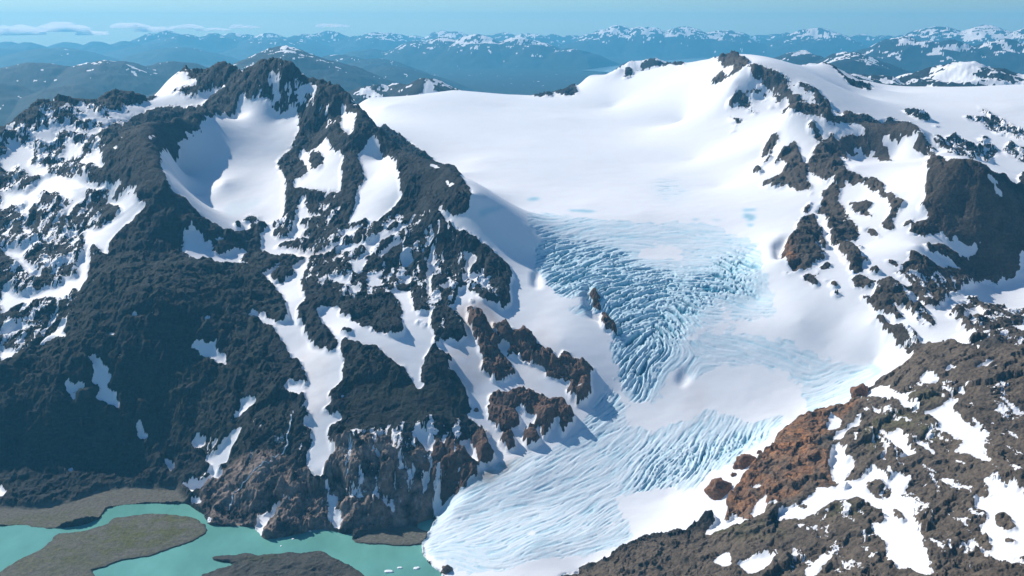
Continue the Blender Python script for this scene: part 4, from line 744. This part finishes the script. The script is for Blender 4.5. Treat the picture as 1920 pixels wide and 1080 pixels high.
# ------------------------------------------------------------------ meshes: one landform each, sharing their border points
hillm = blur((region == HILLR).astype(np.float32), 6) + .55 * blur(((region == MRIGHT) | (region == PEAK)).astype(np.float32), 6)
ATT = dict(rock=rock, blue=blue, warm=warm, brown=brown, hill=np.clip(hillm, 0, 1), rust=rust, gravel=gravel, moss=moss, dirt=dirt, woods=sstep(9300, 11000, RR) * (1 - .45 * sstep(300, 1000, Z)))
def sheet(name, sel, label, cat, kind='structure'):
    """the cells of the grid chosen by sel (quads) as one mesh"""
    qi, qj = np.nonzero(sel)
    quad = np.stack([qi * NT + qj, qi * NT + qj + 1, (qi + 1) * NT + qj + 1, (qi + 1) * NT + qj], 1)
    ids, inv = np.unique(quad.ravel(), return_inverse=True)
    me = bpy.data.meshes.new(name); nq = len(qi)
    me.vertices.add(len(ids)); me.loops.add(nq * 4); me.polygons.add(nq)
    co = np.stack([X.ravel()[ids], Y.ravel()[ids], Z.ravel()[ids]], 1).astype(np.float32)
    me.vertices.foreach_set('co', co.ravel()); me.loops.foreach_set('vertex_index', inv.astype(np.int32))
    me.polygons.foreach_set('loop_start', np.arange(nq, dtype=np.int32) * 4); me.polygons.foreach_set('use_smooth', np.ones(nq, bool))
    for k, a in ATT.items():
        at_ = me.attributes.new(k, 'FLOAT', 'POINT'); at_.data.foreach_set('value', np.ascontiguousarray(a.ravel()[ids], dtype=np.float32))
    me.update(calc_edges=True)
    me.materials.append(GROUND)
    o = bpy.data.objects.new(name, me); scene.collection.objects.link(o)
    return tag(o, label, cat, kind=kind)
cell = region[:-1, :-1]
for k, name, label, cat in [
    (SNOWFIELD, 'snow_field', 'broad white snow field sloping up to the skyline between the dark mountain and the right-hand peaks', 'snow field'),
    (MLEFT, 'mountain', 'dark craggy mountain with a snow-filled cirque and cliffs falling to the green lake', 'mountain'),
    (MRIGHT, 'mountain', 'snowy mountain with grey rock ribs and a dark rounded dome, right of the icefall', 'mountain'),
    (HILLR, 'hill', 'brown and rust-coloured rocky hill streaked with snow, beside the glacier tongue', 'hill'),
    (SHORE, 'shore', 'grey gravel flat between the dark cliff and the green lake', 'shore'),
    (ISL, 'island', 'low flat mossy gravel island in the green lake', 'island'),
    (ISL2, 'island', 'small rocky island at the bottom edge, in front of the flat gravel one', 'island'),
    (SPIT, 'gravel_bank', 'dark grey gravel bank in the lake touching the glacier snout', 'gravel bank'),
    (BED, 'lake_bed', 'lake bed of pale silt under the green meltwater', 'lake bed'),
    (PEAK, 'mountain', 'sharp snow pyramid with a dark rock face on the skyline right of the snow field', 'mountain'),
    (DOME, 'mountain', 'smooth white snow dome with a small rock knob on its top', 'mountain'),
    (SNOUT, 'glacier', 'crevassed pale blue glacier tumbling from an icefall down to the lake', 'glacier'),
    (TERR, 'terrain', 'hazy blue fells and valleys with scattered snow reaching to the horizon', 'terrain'),
    (LOWM, 'mountain', 'hazy round-topped mountain right behind the dark craggy summit', 'mountain'),
    (HAZY, 'mountain', 'snow-streaked blue mountain behind the white plateau on the right', 'mountain'),
    (RANGE, 'mountain', 'long distant range with two white snow bowls across the blue valley', 'mountain'),
    (SUMMIT, 'mountain', 'distant snow-patched plateau mountain at the right edge under the horizon', 'mountain'),
    (COAST, 'mountain', 'faint farthest snowy range on the horizon above the fjord', 'mountain')]:
    s_ = cell == k
    if s_.any(): sheet(name, s_, label, cat)

def flat_mesh(name, pts, z, mat, label, cat):
    me = bpy.data.meshes.new(name); me.from_pydata([(x, y, z) for x, y in pts], [], [list(range(len(pts)))]); me.update()
    me.materials.append(mat); o = bpy.data.objects.new(name, me); scene.collection.objects.link(o)
    return tag(o, label, cat, kind='structure')
flat_mesh('lake', [(-2600, 300), (1500, 300), (900, 1300), (420, 2300), (80, 3000), (150, 3200), (-2600, 3600)], 0.0, water_material('lake_water', (.15, .385, .325)), 'opaque turquoise green meltwater lake below the glacier and the cliffs', 'lake')
fj = []
for (u, v) in fjord_px:
    t, k = ray(u, v); q_ = (H - 40) / k; fj.append((q_ * math.sin(t), q_ * math.cos(t)))
flat_mesh('water', fj, 40.0, water_material('fjord_glint_water', (.30, .42, .50), 400.0), 'pale narrow fjord in the distant blue valley behind the snow field', 'fjord')  # pale base colour paints in the sky's glint on the water

def lay(u, v): 
    """point on the finished ground"""
    gi, gj = ground(u, v); i, j = int(round(gi)), int(round(gj))
    return float(X[i, j]), float(Y[i, j]), float(Z[i, j])
def blob(name, loc, size, mat, seed, rough=.3, sub=4, rot=0.0, flatten=0.0):
    """a lumpy closed body: icosphere pushed about by noise, with broken facets"""
    import bmesh
    bm = bmesh.new(); bmesh.ops.create_icosphere(bm, subdivisions=sub, radius=1.0)
    from mathutils import noise as mn, Vector
    for v in bm.verts:
        c = v.co.copy(); k = 1 + rough * mn.fractal(c * 1.3 + Vector((seed * 3.7, seed, 0)), 1.0, 2.0, 4)
        k += rough * .5 * abs(mn.noise(c * 3.1 + Vector((0, seed, 5))))
        v.co = c * k
        if flatten and v.co.z > flatten: v.co.z = flatten + (v.co.z - flatten) * .2
        v.co = Vector((v.co.x * size[0], v.co.y * size[1], v.co.z * size[2]))
    for f in bm.faces: f.smooth = True
    me = bpy.data.meshes.new(name); bm.to_mesh(me); bm.free(); me.materials.append(mat)
    o = bpy.data.objects.new(name, me); scene.collection.objects.link(o); o.location = loc; o.rotation_euler = (0, 0, rot)
    return o

def plain_rock(name, a, b):
    m, nt, p = new_mat(name); n = N(nt); P = n.pos(); f = n.noise(P, 8, 6, .65)
    n.link(n.mix(n.mapr(f, .3, .7), a, b), p.inputs['Base Color']); p.inputs['Roughness'].default_value = .85
    n.link(n.bump(n.noise(P, 9, 7, .68), 5.0, .9), p.inputs['Normal']); return m
RUSTY = plain_rock('rusty_rock', (.085, .048, .03), (.30, .135, .062)); BROWNY = plain_rock('brown_rock', (.06, .045, .036), (.20, .14, .10))
def boulder(u, v, wpx, hpx, mat, label, seed, group='boulders beside the glacier'):
    x, y, z = lay(u, v); s = math.hypot(x, y) / F * 1.06
    o = blob('boulder', (x, y, z), (wpx * s * .5, wpx * s * .42, hpx * s * .62), mat, seed, .38)
    return tag(o, label, 'boulder', group)
boulder(1350, 922, 46, 36, RUSTY, 'largest rust-brown boulder on the snow between glacier tongue and rusty hill, the lower one', 1)
boulder(1398, 868, 38, 28, RUSTY, 'rust-brown boulder on the snow against the orange hillside, upper of the two big ones', 2)
boulder(1424, 849, 9, 8, RUSTY, 'tiny round rust-brown rock just above the upper big boulder', 3)
boulder(1376, 890, 11, 8, RUSTY, 'small rust-brown rock on the snow between the two big boulders', 4)
boulder(1613, 742, 34, 24, RUSTY, 'reddish rock knob where the blue ice meets the top of the rusty hill', 5)
boulder(838, 1071, 20, 18, BROWNY, 'brown boulder standing in the lake at the tip of the glacier snout', 6)
boulder(976, 729, 9, 6, BROWNY, 'small dark rock lying on the snow above the brown outcrops', 7)
boulder(893, 770, 8, 8, BROWNY, 'small dark rock on the snow between the dark cliff and the brown outcrops', 8)

# ice floes on the lake
fm, nt_, p_ = new_mat('floe_ice'); n_ = N(nt_)
n_.link(n_.mix(n_.mapr(n_.noise(n_.pos(), 4, 4), .3, .7), (.74, .84, .88), (.90, .92, .93)), p_.inputs['Base Color']); p_.inputs['Roughness'].default_value = .5
def floe(u, v, wpx, dpx, hh, rot, label, seed):
    t, k = ray(u, v); r = H / k; s = r / F * 1.1
    o = blob('ice_floe', (r * math.sin(t), r * math.cos(t), .4), (wpx * s * .5, dpx * s, hh), fm, seed, .3, 3, rot, .5)
    return tag(o, label, 'ice floe', 'ice floes on the green lake')
floe(729, 1072, 18, 4.5, 4, .05, 'largest white ice floe on the green lake, at the bottom of the picture', 11)
floe(750, 1065, 10, 3.5, 3, .1, 'white ice floe between the largest floe and the tilted one', 12)
floe(781, 1066, 11, 5, 4, .7, 'slanting white ice floe closest to the glacier snout', 13)
floe(581, 996, 5, 3, 2.5, .3, 'small white floe under the rocky shore beside the snow gully', 14)
floe(549, 1011, 4, 2.5, 2, .0, 'tiny white floe in open green water off the snow gully', 15)
floe(527, 1024, 3, 2, 1.6, .4, 'tiniest floe in the middle of the green water above the rocky island', 16)

# the thin meltwater stream falling down the lower cliff
def stream(pts, wpx, label):
    me = bpy.data.meshes.new('stream'); vs, fs = [], []
    for q, (u, v) in enumerate(pts):
        x, y, z = lay(u, v); w = wpx * (1 + .4 * math.sin(q * 2.7)); s = math.hypot(x, y) / F
        vs += [(x - w * s * .5, y - 1.0, z + 2.2), (x + w * s * .5, y - 1.0, z + 2.2)]
        if q: fs.append((2 * q - 2, 2 * q - 1, 2 * q + 1, 2 * q))
    nv = len(vs); vs += [(x, y + 1, z - 6) for x, y, z in vs]
    for q in range(1, len(pts)):
        a, b, c, d_ = 2 * q - 2, 2 * q - 1, 2 * q + 1, 2 * q
        fs += [(a, d_, nv + d_, nv + a), (b, nv + b, nv + c, c)]
    me.from_pydata(vs, [], fs); me.update(); me.materials.append(fm)
    o = bpy.data.objects.new('stream', me); scene.collection.objects.link(o); return tag(o, label, 'stream', kind='structure')
def dense(pts, n_):
    out = []
    for (a, b), (c, d_) in zip(pts[:-1], pts[1:]):
        k = max(1, int(math.hypot(c - a, d_ - b) / n_)); out += [(a + (c - a) * s / k + 1.2 * math.sin(s * 5 + a), b + (d_ - b) * s / k) for s in range(k)]
    return out + [pts[-1]]
stream(dense(T(0,2,(1648,165),(1640,230),(1622,300),(1612,370),(1590,410),(1540,455),(1480,510),(1400,570),(1350,620),(1310,660),(1290,710)), 4), 2.0, 'thin white meltwater stream running down the lower rock slope into the lake')

# ------------------------------------------------------------------ clouds far beyond the haze
cm = bpy.data.materials.new('cloud_vapour'); cm.use_nodes = True; nt_ = cm.node_tree; nt_.nodes.clear()
o_ = nt_.nodes.new('ShaderNodeOutputMaterial'); v_ = nt_.nodes.new('ShaderNodeVolumePrincipled'); nt_.links.new(v_.outputs[0], o_.inputs['Volume'])
v_.inputs['Color'].default_value = (.995, .995, .995, 1); v_.inputs['Density'].default_value = .004; v_.inputs['Anisotropy'].default_value = .55
def cloud(u, v, wpx, hpx, label, seed):
    import bmesh
    from mathutils import noise as mn, Vector, Matrix
    rnd = random.Random(seed); t, k = ray(u, v); r = 78000.0; s = r / F
    bm = bmesh.new(); nb = max(6, int(wpx / 2.6))
    for q in range(nb):
        f = (q + .5) / nb * 2 - 1; e = math.sqrt(max(0.05, 1 - f * f))
        rad = hpx * s * (.35 + .4 * rnd.random()) * (.5 + .5 * e)
        ret = bmesh.ops.create_icosphere(bm, subdivisions=3, radius=1)
        c0 = Vector((f * wpx * .5 * s, rnd.uniform(-1, 1) * 900, rad * .4))
        for vv in ret['verts']:
            c = vv.co.copy(); kk_ = 1 + .35 * mn.fractal(c * 1.7 + Vector((seed * 2.1 + q, 0, 0)), 1, 2, 3)
            vv.co = c0 + Vector((c.x * rad * 2.6, c.y * rad * 2.2, max(c.z, -.35) * rad)) * kk_
    for f_ in bm.faces: f_.smooth = True
    me = bpy.data.meshes.new('cloud'); bm.to_mesh(me); bm.free(); me.materials.append(cm)
    o = bpy.data.objects.new('cloud', me); scene.collection.objects.link(o); o.location = (r * math.sin(t), r * math.cos(t), H - r * k); o.rotation_euler = (0, 0, -t)
    return tag(o, label, 'cloud', 'low clouds along the horizon')
for a in [(20,66,80,15,'broad bright cloud bank at the left end of the horizon',1),(120,60,50,16,'cloud with a domed top in the bank at the left end of the horizon',2),(172,66,44,8,'flat cloud just right of the domed one',3),(243,53,46,10,'small raised cloud with a pointed right end, second group from the left',4),(288,60,44,10,'cloud under and right of the small raised cloud',5),(350,54,44,8,'thin cloud above the distant plateau, left of the dark summit',6),(400,58,54,6,'long thin cloud left of the round-topped hazy mountain',7),(458,53,44,7,'thin cloud above the dark craggy summit',8),(622,51,50,7,'faint cloud over the horizon right of the hazy round-topped mountain',9)]: cloud(*a)

# ------------------------------------------------------------------ the air
me = bpy.data.meshes.new('haze')
x0, x1, y0, y1, z0, z1 = -70000, 70000, -800, 71500, -560, 2300
me.from_pydata([(x, y, z) for z in (z0, z1) for y in (y0, y1) for x in (x0, x1)], [], [(0, 2, 3, 1), (4, 5, 7, 6), (0, 1, 5, 4), (2, 6, 7, 3), (0, 4, 6, 2), (1, 3, 7, 5)]); me.update()
hm = bpy.data.materials.new('air_haze'); hm.use_nodes = True; nt = hm.node_tree; nt.nodes.clear()
o_ = nt.nodes.new('ShaderNodeOutputMaterial'); v_ = nt.nodes.new('ShaderNodeVolumePrincipled'); nt.links.new(v_.outputs[0], o_.inputs['Volume'])
v_.inputs['Color'].default_value = (.15, .62, 1.0, 1); v_.inputs['Density'].default_value = 2.0e-5; v_.inputs['Absorption Color'].default_value = (.12, .12, .12, 1); v_.inputs['Anisotropy'].default_value = .25
me.materials.append(hm)
haze = bpy.data.objects.new('haze', me); scene.collection.objects.link(haze)
tag(haze, 'blue summer haze filling the air over the far valleys', 'haze', kind='stuff')
